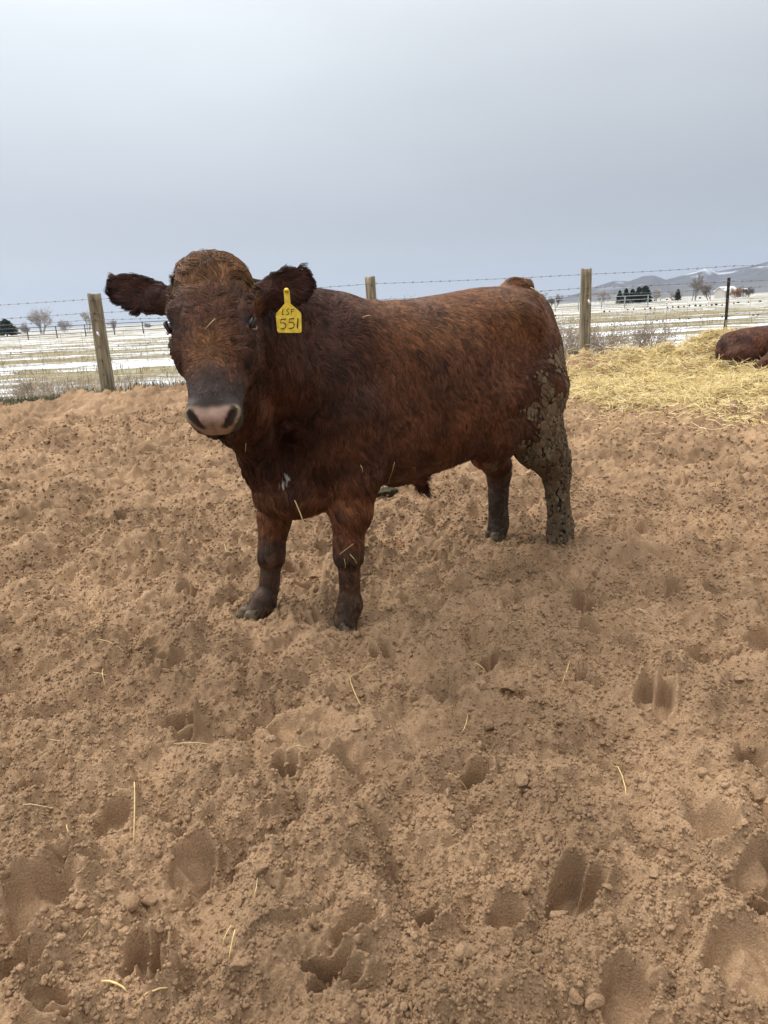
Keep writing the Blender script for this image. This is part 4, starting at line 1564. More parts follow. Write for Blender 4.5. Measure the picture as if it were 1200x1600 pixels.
def straw_cols(rg, n, dull=0.0):
    a = np.array([.72, .51, .17]); b = np.array([.96, .82, .46]); c = np.array([.34, .23, .10])
    t = rg.random(n)[:, None]
    col = a + (b - a) * t
    m = (rg.random(n) < .12 + dull)[:, None]
    col = np.where(m, c * rg.uniform(.7, 1.4, (n, 1)), col)
    return col * rg.uniform(.8, 1.1, (n, 1))


def straw_bed():
    rg = np.random.default_rng(31)
    n = 95000 if QF == 1 else 12000
    x = rg.uniform(1.2, 9.0, n); y = rg.uniform(5.6, 10.9, n)
    near = sstep(6.1, 8.5, y + .25 * np.sin(x * 2.1) + .9 * pnoise(x * 1.3, y * 1.3, 33) + .5 * pnoise(x * 5, y * 5, 35)) ** 1.3
    dens = near * sstep(1.75, 2.5, x + .4 * pnoise(x * 2, y * 2, 34) - .25 * (y < 8.6)) + .05 * sstep(5.6, 7.0, y) * sstep(1.3, 2.6, x)
    # bare dirt heap at the foot of the post
    dens = dens * (1 - .93 * np.exp(-(((x - 2.7) / .85) ** 4 + ((y - 10.45) / 1.0) ** 4)))
    dens = dens * sstep(10.95, 10.6, y)
    k = rg.random(n) < dens
    x, y = x[k], y[k]; n = len(x)
    lay = rg.random(n)
    z = gz(x, y) + .006 + .085 * lay ** 1.5 * sstep(7, 8, y) * (.4 + sstep(-.3, .3, fbm(x * 3, y * 3, 2, 36))) + .25 * straw_h(x, y)
    az_ = rg.uniform(0, 6.28, n)
    el = rg.normal(0, .24, n) + (rg.random(n) < .06) * rg.uniform(.3, 1.1, n)
    dirn = np.stack([np.cos(az_) * np.cos(el), np.sin(az_) * np.cos(el), np.sin(el)], -1)
    ln = rg.uniform(.06, .24, n); wd = rg.uniform(.0020, .0040, n)
    col = straw_cols(rg, n)
    V, Fc, C = blades(np.stack([x, y, z + np.abs(dirn[:, 2]) * ln * .35], -1), dirn, ln, wd, col, rg.normal(0, .35, (n, 2)), rg)
    # matted layer beneath
    gx, gy = np.meshgrid(np.linspace(1.9, 9.4, 420), np.linspace(7.2, 10.75, 230))
    cov = sstep(7.35, 8.0, gy + .25 * np.sin(gx * 2.1) + .3 * pnoise(gx * 1.3, gy * 1.3, 33)) * sstep(2.0, 2.6, gx + .3 * pnoise(gx * 2, gy * 2, 34))
    cov = cov * (1 - np.exp(-(((gx - 2.7) / .95) ** 4 + ((gy - 10.45) / 1.1) ** 4))) * sstep(10.75, 10.45, gy)
    zz_ = gz(gx, gy) + .25 * straw_h(gx, gy) + (cov - .5) * .05 + .012 * fbm(gx * 9, gy * 9, 3, 38)
    S = np.stack([gx, gy, zz_], -1).reshape(-1, 3)
    SC = np.tile(np.array([.30, .20, .075]), (len(S), 1)) * (1 + .5 * fbm(gx * 14, gy * 14, 3, 39).reshape(-1, 1))
    F2 = grid_faces(*gx.shape)
    o = mesh_obj('straw_bedding', np.concatenate([V, S]), np.concatenate([Fc, F2 + len(V)]), straw_m, cols=np.concatenate([C, SC]), smooth=False)
    tag(o, 'deep golden straw bedding heaped against the fence at the right', 'straw', kind='stuff')
    # thin litter of stalks over the whole pen
    n = 2600
    d = 1.0 + 8.5 * rg.random(n) ** .8
    a = rg.uniform(-.72, .72, n)
    x, y = d * np.sin(a), d * np.cos(a)
    dn = .10 + .9 * sstep(1.0, 3.0, x) * sstep(4.5, 7.0, y) + .10 * sstep(3, 6, y)
    k = (rg.random(n) < dn) & (np.hypot(x, y) > 1.6)
    x, y = x[k], y[k]; n = len(x)
    az_ = rg.uniform(0, 6.28, n); el = rg.normal(0, .12, n)
    dirn = np.stack([np.cos(az_) * np.cos(el), np.sin(az_) * np.cos(el), np.sin(el)], -1)
    ln = rg.uniform(.025, .13, n)
    V, Fc, C = blades(np.stack([x, y, gz(x, y) + .008], -1), dirn, ln, rg.uniform(.0007, .0015, n), straw_cols(rg, n, .2) * .85, rg.normal(0, .4, (n, 2)), rg)
    o = mesh_obj('straw_litter', V, Fc, straw_m, cols=C, smooth=False)
    tag(o, 'thin scattering of short straw bits over the churned dirt', 'straw litter', kind='stuff')


straw_bed()

stalk_mat = simple_mat('stalk', (.62, .46, .20), rough=.5, noise=.2, scale=60, spec=.35)
STALKS = [
    ((219, 1278), (210, 1336), .0014, 'bright straw stalk standing slanted out of the dirt at lower left', .008),
    ((162, 1552), (201, 1563), .0022, 'thick yellow straw stub near the bottom left edge', .004),
    ((213, 1583), (286, 1559), .0017, 'long pale straw stalk beside a small hole at the bottom left', .008),
    ((548, 1080), (568, 1133), .0012, 'curved straw stalk in the dirt below the near front hoof', .006),
    ((548, 1080), (580, 1066), .0009, 'thin straw wisp crossing the top of the curved stalk', .006),
    ((956, 1226), (978, 1292), .0015, 'long bent straw stalk on the open dirt at right', .010),
    ((375, 1512), (362, 1540), .0013, 'short straw stalk left of the deep bottom hoofprint', .006),
    ((352, 1516), (372, 1490), .0009, 'thin straw wisp beside the short stalk near the bottom', .006),
    ((168, 1066), (168, 1092), .0012, 'short upright straw stalk at left, nearest the left edge', .02),
    ((790, 1006), (836, 1003), .0010, 'thin straw stalk lying level to the right of the near front hoof', .006),
    ((890, 1062), (876, 1086), .0011, 'short straw stalk right of the round hoofprint', .01),
    ((722, 1158), (731, 1138), .0011, 'tiny straw stalk right of the two round holes', .01),
    ((738, 1048), (762, 1062), .0012, 'straw stalk across the mouth of a small hoofprint right of centre', .01),
    ((148, 1038), (208, 1048), .0009, 'long thin straw wisp at left, level with the front hoofprints', .006),
    ((108, 1308), (120, 1326), .0013, 'small forked straw bit at left of the bright stalk', .01),
    ((408, 1438), (404, 1468), .0011, 'short straw stalk above the deep bottom hoofprint', .01),
    ((735, 1232), (700, 1226), .0008, 'faint straw wisp left of the angular clod', .004),
    ((130, 1500), (160, 1478), .0009, 'faint straw wisp at the lower left near a clod', .004),
]
for (a, b, w, lab, hz) in STALKS:
    A, B = atz(*a), atz(*b)
    A[2] = float(gz(A[0], A[1])) + .006 + (hz if a[1] < b[1] else 0)
    B[2] = float(gz(B[0], B[1])) + .004
    mid = (A + B) / 2; mid[2] = max(mid[2], float(gz(mid[0], mid[1])) + .006)
    mid += np.array([pyr.uniform(-.006, .006), pyr.uniform(-.004, .004), .002])
    q = [A, (A * .55 + mid * .45 + (mid - (A + B) / 2) * .4), mid, (B * .5 + mid * .5 + (mid - (A + B) / 2) * .3), B]
    org = Vector(A)
    mb = MB(); mb.tube([Vector(p) - org for p in q], [w * .8, w, w, w * .9, w * .6], n=6)
    o = mb.build('straw_stalk', stalk_mat)
    o.location = org
    tag(o, lab, 'straw stalk', 'loose straw stalks on the near dirt')


BW = local_to_world(bullV)
_bn = NvB.copy()
_c, _s = math.cos(BULL_YAW), math.sin(BULL_YAW)
BN = np.stack([_bn[:, 0] * _c - _bn[:, 1] * _s, _bn[:, 0] * _s + _bn[:, 1] * _c, _bn[:, 2]], -1)


def hide_point(px, py, lift):
    """the spot on the bull's hide seen at this place of the photograph"""
    d = ray(px, py); d = d / np.linalg.norm(d)
    q = BW - np.array([0, 0, CAM_H])
    t = q @ d
    off = np.linalg.norm(q - t[:, None] * d, axis=1)
    ok = (off < .012) & ((BN @ d) < 0)
    i = np.argmin(np.where(ok, t, 99))
    return BW[i] + BN[i] * lift


for (a, b, w, lab) in [
    ((461, 783), (476, 830), .0020, 'straw stalk hanging from the chest of the standing bull between its front legs'),
    ((530, 866), (550, 852), .0011, 'pale straw stalk stuck slantwise on the near front knee'),
    ((536, 872), (542, 886), .0010, 'small straw bit low on the near front knee'),
    ((548, 868), (556, 880), .0011, 'curled white straw bit on the side of the near front knee'),
    ((384, 688), (385, 703), .0010, 'short straw stalk hanging in the throat hair behind the muzzle'),
    ((323, 512), (334, 499), .0010, "thin straw bit on the forehead between the bull's eyes"),
    ((562, 727), (568, 738), .0010, 'short white straw bit on the near shoulder above the front leg'),
    ((826, 452), (842, 462), .0013, 'pale straw stalk lying on the tail head of the bull'),
    ((612, 722), (606, 750), .0011, 'thin straw stalk hanging from the belly just behind the near front leg'),
    ((566, 499), (576, 495), .0013, "white straw bit on the bull's shoulder top"),
]:
    A, B = hide_point(a[0], a[1], .022), hide_point(b[0], b[1], .022)
    if np.linalg.norm(A - B) > .16 or a == (461, 783):
        B = A + np.array([(b[0] - a[0]), -8, -(b[1] - a[1])]) * (A[1] / F_PX)
    mid = (A + B) / 2 + np.array([.002, -.004, .002])
    mb = MB(); mb.tube([Vector(p - A) for p in (A, mid, B)], [w, w, w * .7], n=6)
    o = mb.build('straw_stalk', stalk_mat)
    o.location = A
    tag(o, lab, 'straw stalk', 'straw caught in the coat of the bull')


# ------------------------------------------------------------------ fence
wood = simple_mat('weathered_post', (.21, .165, .10), rough=.85, noise=.55, scale=11, bump=.012, stretch=(2.6, 2.6, .22), col2=(.36, .30, .20))
steel = simple_mat('rusty_steel', (.055, .042, .038), rough=.6, noise=.4, scale=30, metallic=.5)
wire_m = simple_mat('wire', (.22, .20, .19), rough=.5, metallic=.6)
white_m = simple_mat('white_clip', (.78, .76, .74), rough=.5)
fence = empty('wire_fence', (0, FENCE_Y, 0))
tag(fence, 'barbed wire fence on thick round wooden posts and a thin steel post', 'fence')


def wood_post(px_b, py_b, px_t, py_t, rad_, lean=True, z_low=-.3, clip=None):
    b = atd(px_b, py_b, FENCE_Y); t = atd(px_t, py_t, FENCE_Y)
    d = (t - b) / (t[2] - b[2])
    mb = MB()
    n = 20
    zs = np.concatenate([[b[2] - .35], np.linspace(b[2], t[2] - .01, 16), [t[2]]])
    vs, fs = [], []
    for i, z in enumerate(zs):
        c = b + d * (z - b[2])
        rr_ = rad_ * (1.05 - .08 * (z - b[2]) / (t[2] - b[2])) * (.93 if i == len(zs) - 1 else 1)
        for k in range(n):
            a = 2 * math.pi * k / n
            w = 1 + .035 * math.sin(3 * a + z * 2 + px_b) + .02 * math.sin(7 * a + px_b)
            vs.append((c[0] + math.cos(a) * rr_ * w, math.sin(a) * rr_ * w, z + (.012 * math.sin(2 * a + px_b) if i == len(zs) - 1 else 0)))
    m = len(zs)
    for i in range(m - 1):
        for k in range(n):
            fs.append((i * n + k, i * n + (k + 1) % n, (i + 1) * n + (k + 1) % n, (i + 1) * n + k))
    fs.append(tuple((m - 1) * n + k for k in range(n)))
    mb.add(vs, fs)
    p = mb.build('wooden_post', wood, fence)
    if clip:
        c = atd(clip[0], clip[1], FENCE_Y - rad_ - .01)
        s2 = MB()
        s2.tube([(c[0] - .012, -rad_ - .022, c[2] + .035), (c[0], -rad_ - .03, c[2]), (c[0] + .014, -rad_ - .022, c[2] - .035)], [.012, .028, .010], n=8, flat=.6)
        o = s2.build('insulator', white_m, p)
    for z in WZ:
        st = MB()
        cx = (b + d * (z - b[2]))[0]
        st.tube([(cx - .012, -rad_ - .012, z + .012), (cx, -rad_ - .016, z + .014), (cx + .012, -rad_ - .012, z + .012), (cx + .012, -rad_ - .012, z - .014)], .003, n=5)
        st.build('staple', steel, p)
    return p


WZ = [1.53, 1.33, 1.235, 1.07, .87, .67, .47, .30]
wood_post(170, 617, 147, 459, .095, clip=(154, 522))
wood_post(587, 560, 578, 433, .075)
wood_post(912.5, 558, 916.5, 420, .078, clip=(920, 472))
wood_post(-420, 640, -470, 480, .09)
wood_post(1560, 520, 1590, 380, .08)
# steel T post
tb, tt_ = atd(1131, 545, FENCE_Y), atd(1139, 434, FENCE_Y)
mb = MB()
dv = (tt_ - tb) / (tt_[2] - tb[2])
def tp(z, dx, dy):
    c = tb + dv * (z - tb[2])
    return (c[0] + dx, dy, z)
for (x0, x1, y0, y1) in ((-.022, .022, -.004, .002), (-.003, .003, .003, .040)):
    vs = [tp(z, x, y) for z in (tb[2] - .3, tt_[2]) for (x, y) in ((x0, y0), (x1, y0), (x1, y1), (x0, y1))]
    mb.add(vs, [(0, 1, 5, 4), (1, 2, 6, 5), (2, 3, 7, 6), (3, 0, 4, 7), (4, 5, 6, 7)])
for i in range(22):
    z = tb[2] + .05 + i * .055
    if z < tt_[2] - .02:
        mb.add([tp(z, -.008, -.004), tp(z, .008, -.004), tp(z + .02, .008, -.004), tp(z + .02, -.008, -.004), tp(z + .01, 0, -.014)], [(0, 1, 4), (1, 2, 4), (2, 3, 4), (3, 0, 4)])
mb.build('steel_post', steel, fence, smooth=False)


def wire(z, r, barbed, seed):
    rnd = random.Random(seed)
    px = [-12.5, -9.2, -4.03, .0, 3.06, 5.07, 9.3, 13]
    pts = []
    for a, b in zip(px[:-1], px[1:]):
        sag = rnd.uniform(.008, .03) * (b - a) / 4
        for i in range(14):
            t = i / 14
            pts.append((a + (b - a) * t, -.10, z - 4 * sag * t * (1 - t) + (0.012 * math.sin(a + z * 9)) * (1 - t) + (0.012 * math.sin(b + z * 9)) * t))
    pts.append((px[-1], -.10, z))
    mb = MB()
    mb.tube(pts, r, n=5)
    if barbed:
        # second strand twisted round the first, with four-point barbs
        L_ = px[-1] - px[0]
        nb = int(L_ / .13)
        P = np.array(pts)
        for i in range(nb):
            x = px[0] + L_ * (i + .5) / nb
            zz_ = float(np.interp(x, P[:, 0], P[:, 2]))
            for k in range(2):
                a = rnd.uniform(0, 3.14)
                dx = .012 * (k - .5)
                mb.tube([(x + dx - .006, -.10 - math.cos(a) * .022, zz_ - math.sin(a) * .015), (x + dx, -.10, zz_ + .003), (x + dx + .006, -.10 + math.cos(a) * .015, zz_ + math.sin(a) * .015)], r * .8, n=4, cap=False)
            mb.tube([(x - .012, -.10, zz_), (x + .012, -.10, zz_)], r * 1.9, n=5)
    mb.build('barbed_wire' if barbed else 'plain_wire', wire_m, fence)


for i, z in enumerate(WZ):
    wire(z, .0027 if i < 3 else .0020, i < 3, 50 + i)
# thin upright stays of the woven lower part
mb = MB()
for i in range(80):
    x = -12 + i * .30
    if x < 12:
        mb.tube([(x, -.10, .28), (x + .005, -.10, .7), (x, -.10, 1.07)], .0016, n=4, cap=False)
mb.build('wire_stays', wire_m, fence)


# ------------------------------------------------------------------ grass, weeds, bushes near the fence
grass_m = attr_mat('dry_grass', rough=.7, spec=.2)


def tufts(name, n, sampler, hgt, colf, seed, label, cat, wd=(.0022, .005), lean=.45):
    rg = np.random.default_rng(seed)
    x, y = sampler(rg, n)
    n = len(x)
    z = np.maximum(field_h(x, y), np.where(y < 11.6, gz(x, y), -9))
    az_ = rg.uniform(0, 6.28, n); ln_ = np.abs(rg.normal(0, lean, n))
    dirn = unit(np.stack([np.cos(az_) * ln_, np.sin(az_) * ln_, np.ones(n)], -1))
    L_ = hgt(rg, x, y)
    P = np.stack([x, y, z], -1) + dirn * (L_ * .48)[:, None]
    V, Fc, C = blades(P, dirn, L_, rg.uniform(*wd, n), colf(rg, n, x, y), rg.normal(0, .5, (n, 2)), rg)
    o = mesh_obj(name, V, Fc, grass_m, cols=C, smooth=False)
    tag(o, label, cat, kind='stuff')


def s_green(rg, n):
    x = rg.uniform(-8.5, 8.5, n); y = edge_y(x) + rg.uniform(-.15, 1.5, n) ** 1.0
    k = rg.random(n) < .35 + .65 * sstep(-.3, .2, fbm(x * 1.2, y * 1.2, 2, 71))
    return x[k], y[k]


tufts('green_grass', 26000 if QF == 1 else 5000, s_green, lambda rg, x, y: rg.uniform(.03, .10, len(x)),
      lambda rg, n, x, y: np.where(rg.random((n, 1)) < .62, np.array([.085, .105, .045]), np.array([.24, .19, .11])) * rg.uniform(.5, 1.3, (n, 1)),
      81, 'low green and brown grass along the foot of the fence', 'grass', lean=.8)


def s_dry(rg, n):
    x = rg.uniform(-9, 9, n); y = 11.5 + 2.3 * rg.random(n) ** 1.3
    k = rg.random(n) < sstep(-.15, .25, fbm(x * .9, y * 1.5, 3, 73)) * (.25 + .75 * sstep(1.0, -2, x))
    return x[k], y[k]


tufts('dry_weeds', 22000 if QF == 1 else 5000, s_dry, lambda rg, x, y: rg.uniform(.14, .50, len(x)) * (.7 + .5 * pnoise(x * 1.5, y * 1.5, 74)),
      lambda rg, n, x, y: np.array([.55, .44, .32]) * rg.uniform(.5, 1.25, (n, 1)) + rg.normal(0, .01, (n, 3)),
      82, 'pale dead weeds standing in the snow just beyond the fence', 'dry weeds', wd=(.0014, .0035), lean=.5)


def s_field(rg, n):
    y = 13 * np.exp(rg.random(n) * 1.6); x = rg.uniform(-1, 1, n) * y * .62
    k = rg.random(n) < sstep(.0, .35, fbm(x * .35, y * .9, 3, 75))
    return x[k], y[k]


tufts('field_stubble', 26000 if QF == 1 else 5000, s_field, lambda rg, x, y: rg.uniform(.05, .16, len(x)) * (1 + y * .015),
      lambda rg, n, x, y: np.where(rg.random((n, 1)) < .3, np.array([.30, .25, .08]), np.array([.30, .245, .15])) * rg.uniform(.5, 1.2, (n, 1)),
      83, 'yellow brown stubble poking through the snow of the field', 'stubble', wd=(.004, .009), lean=.7)


def twiggy(name, loc, h, spread, stems, col, label, cat, seed, rad0=.006, levels=4, heads=True, group=None):
    rnd = random.Random(seed)
    mb = MB()
    def grow(p, d, L_, r, lv):
        q = p + d * L_ * .5 + Vector((rnd.gauss(0, .05), rnd.gauss(0, .05), rnd.gauss(0, .03))) * L_
        e = q + (d + Vector((rnd.gauss(0, .16), rnd.gauss(0, .16), .06))).normalized() * L_ * .5
        mb.tube([p, q, e], [r, r * .8, r * .55], n=4 if lv < levels - 1 else 3, cap=False)
        if lv <= 0:
            if heads:
                mb.tube([e, e + d * .014], [.0045, .006], n=4)
            return
        for k in range(rnd.randint(2, 4)):
            t = rnd.uniform(.25, 1)
            b = p.lerp(e, t)
            nd = (d + Vector((rnd.gauss(0, .55), rnd.gauss(0, .55), rnd.gauss(.1, .35)))).normalized()
            grow(b, nd, L_ * rnd.uniform(.45, .75), r * .6, lv - 1)
    for s_ in range(stems):
        a = rnd.uniform(0, 6.28); k = rnd.uniform(0, spread)
        grow(Vector((math.cos(a) * .03, math.sin(a) * .03, 0)), Vector((math.cos(a) * k, math.sin(a) * k, 1)).normalized(), h * rnd.uniform(.35, .55), rad0, levels)
    o = mb.build(name, simple_mat(name + '_twigs', col, rough=.8))
    o.location = loc
    tag(o, label, cat, group)
    return o


bg_ = 'dry bushes behind the fence'
c_ = atd(890, 548, 12.2); twiggy('dry_bush', (c_[0], 12.2, .05), .95, .9, 20, (.38, .30, .22), "dry twiggy bush behind the fence just left of the tall right wooden post", 'bush', 3, .0045, group=bg_)
c_ = atd(945, 548, 12.0); twiggy('dry_bush', (c_[0], 12.0, .05), .95, .9, 20, (.38, .30, .22), "dry twiggy bush behind the fence just right of the tall right wooden post", 'bush', 4, .0045, group=bg_)
c_ = atd(1012, 540, 12.0); twiggy('dry_bush', (c_[0], 12.0, .05), 1.0, .9, 22, (.34, .27, .20), "dense grey dry bush behind the fence above the left end of the straw", 'bush', 5, .0045, group=bg_)
c_ = atd(45, 610, 12.2); twiggy('dry_bush', (c_[0], 12.2, .0), .45, 1.0, 9, (.32, .25, .19), "low dry bush behind the fence at the far left edge", 'bush', 6, .004, group=bg_)
c_ = atd(668, 520, 14.0); twiggy('tall_weed', (c_[0], 14.0, .0), 2.1, .16, 2, (.22, .19, .18), "tall thin leafless weed rising above the bull's back", 'weed', 9, .008, levels=4)

# dark clumps dotted over the field
clump_m = simple_mat('dark_clump', (.022, .017, .015), rough=.9)
CL = [(1000 + u / 6, 400 + v / 6, .9) for u, v in [(45, 500), (97, 492), (137, 492), (258, 485), (308, 482), (360, 482), (413, 475), (463, 468), (520, 466), (565, 466), (620, 466), (672, 460), (716, 456), (770, 462), (880, 446), (918, 440), (1018, 436), (1125, 428)]]
CL += [(1000 + u / 6, 400 + v / 6, .8) for u, v in [(137, 376), (195, 371), (255, 366), (303, 364), (350, 362), (565, 356)]]
CL += [(1000 + u / 6, 400 + v / 6, .9) for u, v in [(160, 606), (215, 607), (370, 590), (460, 584), (568, 582), (770, 570), (820, 563), (1062, 552), (1110, 547)]]
CL += [(820 + u / 6, 420 + v / 6, .8) for u, v in [(745, 402), (795, 398), (965, 385), (1020, 380), (240, 440), (288, 440), (815, 517)]]
CL += [(u / 4, 400 + v / 4, .6) for u, v in [(68, 605), (128, 600), (250, 592), (740, 558), (875, 548), (925, 545)]]
proto = None
for i, (px, py, k) in enumerate(CL):
    p = atz(px, py, .05)
    if p[1] < 0 or p[1] > 600:
        p = atd(px, py, 300); p[2] = 0
    size = p[1] * (1.6 if py > 450 else 1.2) / F_PX * k
    if proto is None:
        V = ICO_V * (1 + .25 * noise3(ICO_V, 1.3, 5)[:, :1]) * np.array([1, .8, 1.0])
        proto = mesh_obj('dark_clump', V, ICO_F, clump_m)
        o = proto
    else:
        o = proto.copy(); coll.objects.link(o)
    o.location = (p[0], p[1], size * .7)
    f = pyr.uniform(.7, 1.35)
    o.scale = (size * f * 1.2, size * f, size * pyr.uniform(.7, 1.2))
    o.rotation_euler = (0, 0, pyr.uniform(0, 6))
    tag(o, 'small dark clump dotted on the snowy field beyond the fence', 'clump', 'dark clumps dotted over the snowy field')


# ------------------------------------------------------------------ far fences, trees, buildings
def far_fence(px0, px1, y, h, label, col, rails, step):
    a, b = atd(px0, 460, y), atd(px1, 460, y)
    f = empty('rail_fence', (a[0], y, 0)); tag(f, label, 'fence')
    m = simple_mat('rail_paint', col, rough=.7)
    L_ = b[0] - a[0]
    for k in range(rails):
        mb = MB()
        z = h * (1 - k * .33)
        mb.tube([(0, 0, z), (L_ * .5, 0, z + .03), (L_, 0, z)], .05, n=6)
        mb.build('rail', m, f)
    n = int(L_ / step) + 1
    for i in range(n):
        mb = MB(); mb.tube([(i * step, .06, -.3), (i * step, .06, h + .08)], .07, n=6)
        mb.build('fence_post', m, f)


far_fence(-60, 320, 95, 1.40, 'long dark rail fence far across the field at left', (.10, .105, .115), 3, 3.6)
far_fence(868, 1040, 105, 1.55, 'pale grey pipe rail fence in front of the dark conifers', (.34, .36, .36), 3, 3.2)


def bare_tree(px, py_top, y, width_px, col, label, seed, group, base_py=None, sticks=4, dense=1.0):
    rnd = random.Random(seed)
    base = atd(px, 480, y)
    top = atd(px, py_top, y)
    h = max(top[2], 1.0)
    w = width_px * y / F_PX
    root = empty('bare_tree', (base[0], y, 0)); tag(root, label, 'tree', group)
    tr, cw = MB(), MB()
    tw = max(.015, y * .00008)
    def grow(p, d, L_, r, lv):
        e = p + d * L_
        mid = p.lerp(e, .5) + Vector((rnd.gauss(0, .05), rnd.gauss(0, .05), 0)) * L_
        (tr if lv >= 5 else cw).tube([p, mid, e], [r, r * .85, r * .62], n=5 if lv > 3 else 3, cap=False)
        if lv <= 0:
            return
        kids = rnd.randint(2, 3) if lv > 3 else int(rnd.randint(3, 4) * dense)
        for k in range(max(2, kids)):
            t = rnd.uniform(.25, 1)
            b = p.lerp(e, t)
            nd = (d * .9 + Vector((rnd.gauss(0, .42) * min(1.2, w / h * 1.3), rnd.gauss(0, .42) * min(1.2, w / h * 1.3), rnd.gauss(.30, .22)))).normalized()
            grow(b, nd, L_ * rnd.uniform(.6, .88), max(tw, r * .58), lv - 1)
    for s_ in range(sticks):
        sp = (w / h) * .5
        d = Vector((rnd.uniform(-sp, sp) if s_ else 0, rnd.uniform(-sp, sp) if s_ else 0, 1)).normalized()
        grow(Vector((rnd.uniform(-.10, .10) * w, 0, -.2)), d, h * .24, h * .018 / math.sqrt(sticks) * 1.3, 6 if sticks < 3 else 5)
    m = simple_mat('bark', col, rough=.9)
    k = h / max(v[2] for v in cw.v)
    root.scale = (1, 1, 1)
    for mbx in (tr, cw):
        mbx.v = [(v[0] * k, v[1] * k, v[2] * k) for v in mbx.v]
    if tr.v:
        tr.build('trunk', m, root)
    cw.build('crown', m, root)
    return root


tg = 'bare trees on the far side of the field'
hazed_grey = (.45, .42, .41)  # far bark paled, distance haze painted into its colour
bare_tree(62, 477, 190, 42, hazed_grey, 'tallest bare tree on the left horizon, with a broad bushy crown', 1, tg, sticks=5)
bare_tree(30, 502, 185, 34, hazed_grey, 'low bare tree left of the tallest one on the left horizon', 2, tg, sticks=6)
bare_tree(134, 479, 200, 26, hazed_grey, 'slim bare tree just left of the leaning wooden post', 3, tg, sticks=2, dense=.8)
bare_tree(96, 498, 210, 26, hazed_grey, 'low bare tree between the tallest and the slim one', 4, tg, sticks=5)
bare_tree(172, 499, 215, 20, hazed_grey, 'low bare tree just right of the leaning wooden post', 6, tg, sticks=4)
bare_tree(225, 503, 240, 26, hazed_grey, "low bare tree under the standing bull's left-hand ear", 8, tg, sticks=5)
bare_tree(842, 456, 230, 26, hazed_grey, "bare tree at the rump of the standing bull", 9, tg, sticks=3)
bare_tree(866, 458, 230, 30, (.24, .20, .18), "bare pinkish tree between the bull's rump and the tall right post", 10, tg, sticks=6)
bare_tree(942, 452, 240, 34, hazed_grey, 'bare tree right of the tall right wooden post against the hill', 11, tg, sticks=5)
bare_tree(1086, 422, 170, 52, (.25, .225, .20), 'largest bare tree on the right with a wide pale crown', 12, tg, sticks=2)
bare_tree(1112, 434, 175, 44, (.24, .21, .19), 'bare tree close to the right of the largest one', 13, tg, sticks=4)
bare_tree(1165, 445, 210, 34, (.17, .14, .13), 'dark bare tree nearest the right edge, right of the steel post', 14, tg, sticks=6)
bare_tree(1148, 448, 200, 20, (.36, .22, .15), 'small rust coloured tree just right of the steel post', 16, tg, sticks=6)
bare_tree(1025, 450, 230, 26, hazed_grey, 'thin bare tree right of the dark conifers', 17, tg, sticks=4)
bare_tree(1052, 454, 240, 30, hazed_grey, 'low bare tree between the conifers and the largest bare tree', 18, tg, sticks=5)


def conifer(px, py_top, y, wpx, label, seed):
    rnd = random.Random(seed)
    base = atd(px, 470, y); h = max(atd(px, py_top, y)[2], 1.2); w = wpx * y / F_PX / 2
    root = empty('conifer', (base[0], y, 0)); tag(root, label, 'tree', 'dark conifers across the field')
    tr = MB(); tr.tube([(0, 0, -.2), (0, 0, h * .6), (0, 0, h * .97)], [h * .03, h * .018, .02], n=6)
    tr.build('trunk', simple_mat('conifer_bark', (.08, .06, .05), rough=.9), root)
    rg = np.random.default_rng(seed)
    n = 1500
    t = rg.random(n) ** .8
    a = rg.uniform(0, 6.28, n)
    rr_ = 1.35 * w * (1 - t) ** .6 * (.35 + .65 * rg.random(n)) * (1 + .25 * np.sin(a * 3 + seed) + .2 * np.sin(t * 30))
    P = np.stack([np.cos(a) * rr_, np.sin(a) * rr_, .06 * h + t * h * .94], -1)
    dirn = unit(np.stack([np.cos(a), np.sin(a), rg.normal(-.15, .25, n)], -1))
    V, Fc, C = blades(P, dirn, rg.uniform(.5, 1.1, n) * w * .45, rg.uniform(.05, .12, n) * w, np.array([.022, .036, .024]) * rg.uniform(.5, 1.7, (n, 1)), rg.normal(0, .2, (n, 2)), rg)
    mesh_obj('crown', V, Fc, attr_mat('needles', rough=.8), root, cols=C, smooth=False)


for a in [(2, 500, 180, 22, 'dark conifer at the left edge of the picture'), (968, 454, 180, 9, 'shortest and leftmost conifer of the dark group on the right'), (978, 451, 178, 10, 'second conifer from the left in the dark group'),
          (988, 452, 182, 11, 'middle conifer of the dark group on the right'), (998, 449, 180, 14, 'tall conifer just left of the rightmost in the dark group'), (1008, 447, 184, 18, 'broadest and rightmost conifer of the dark group'),
          (1059, 452, 200, 8, 'small lone conifer between the dark group and the largest bare tree')]:
    conifer(*a, seed=int(a[0]) + 3)


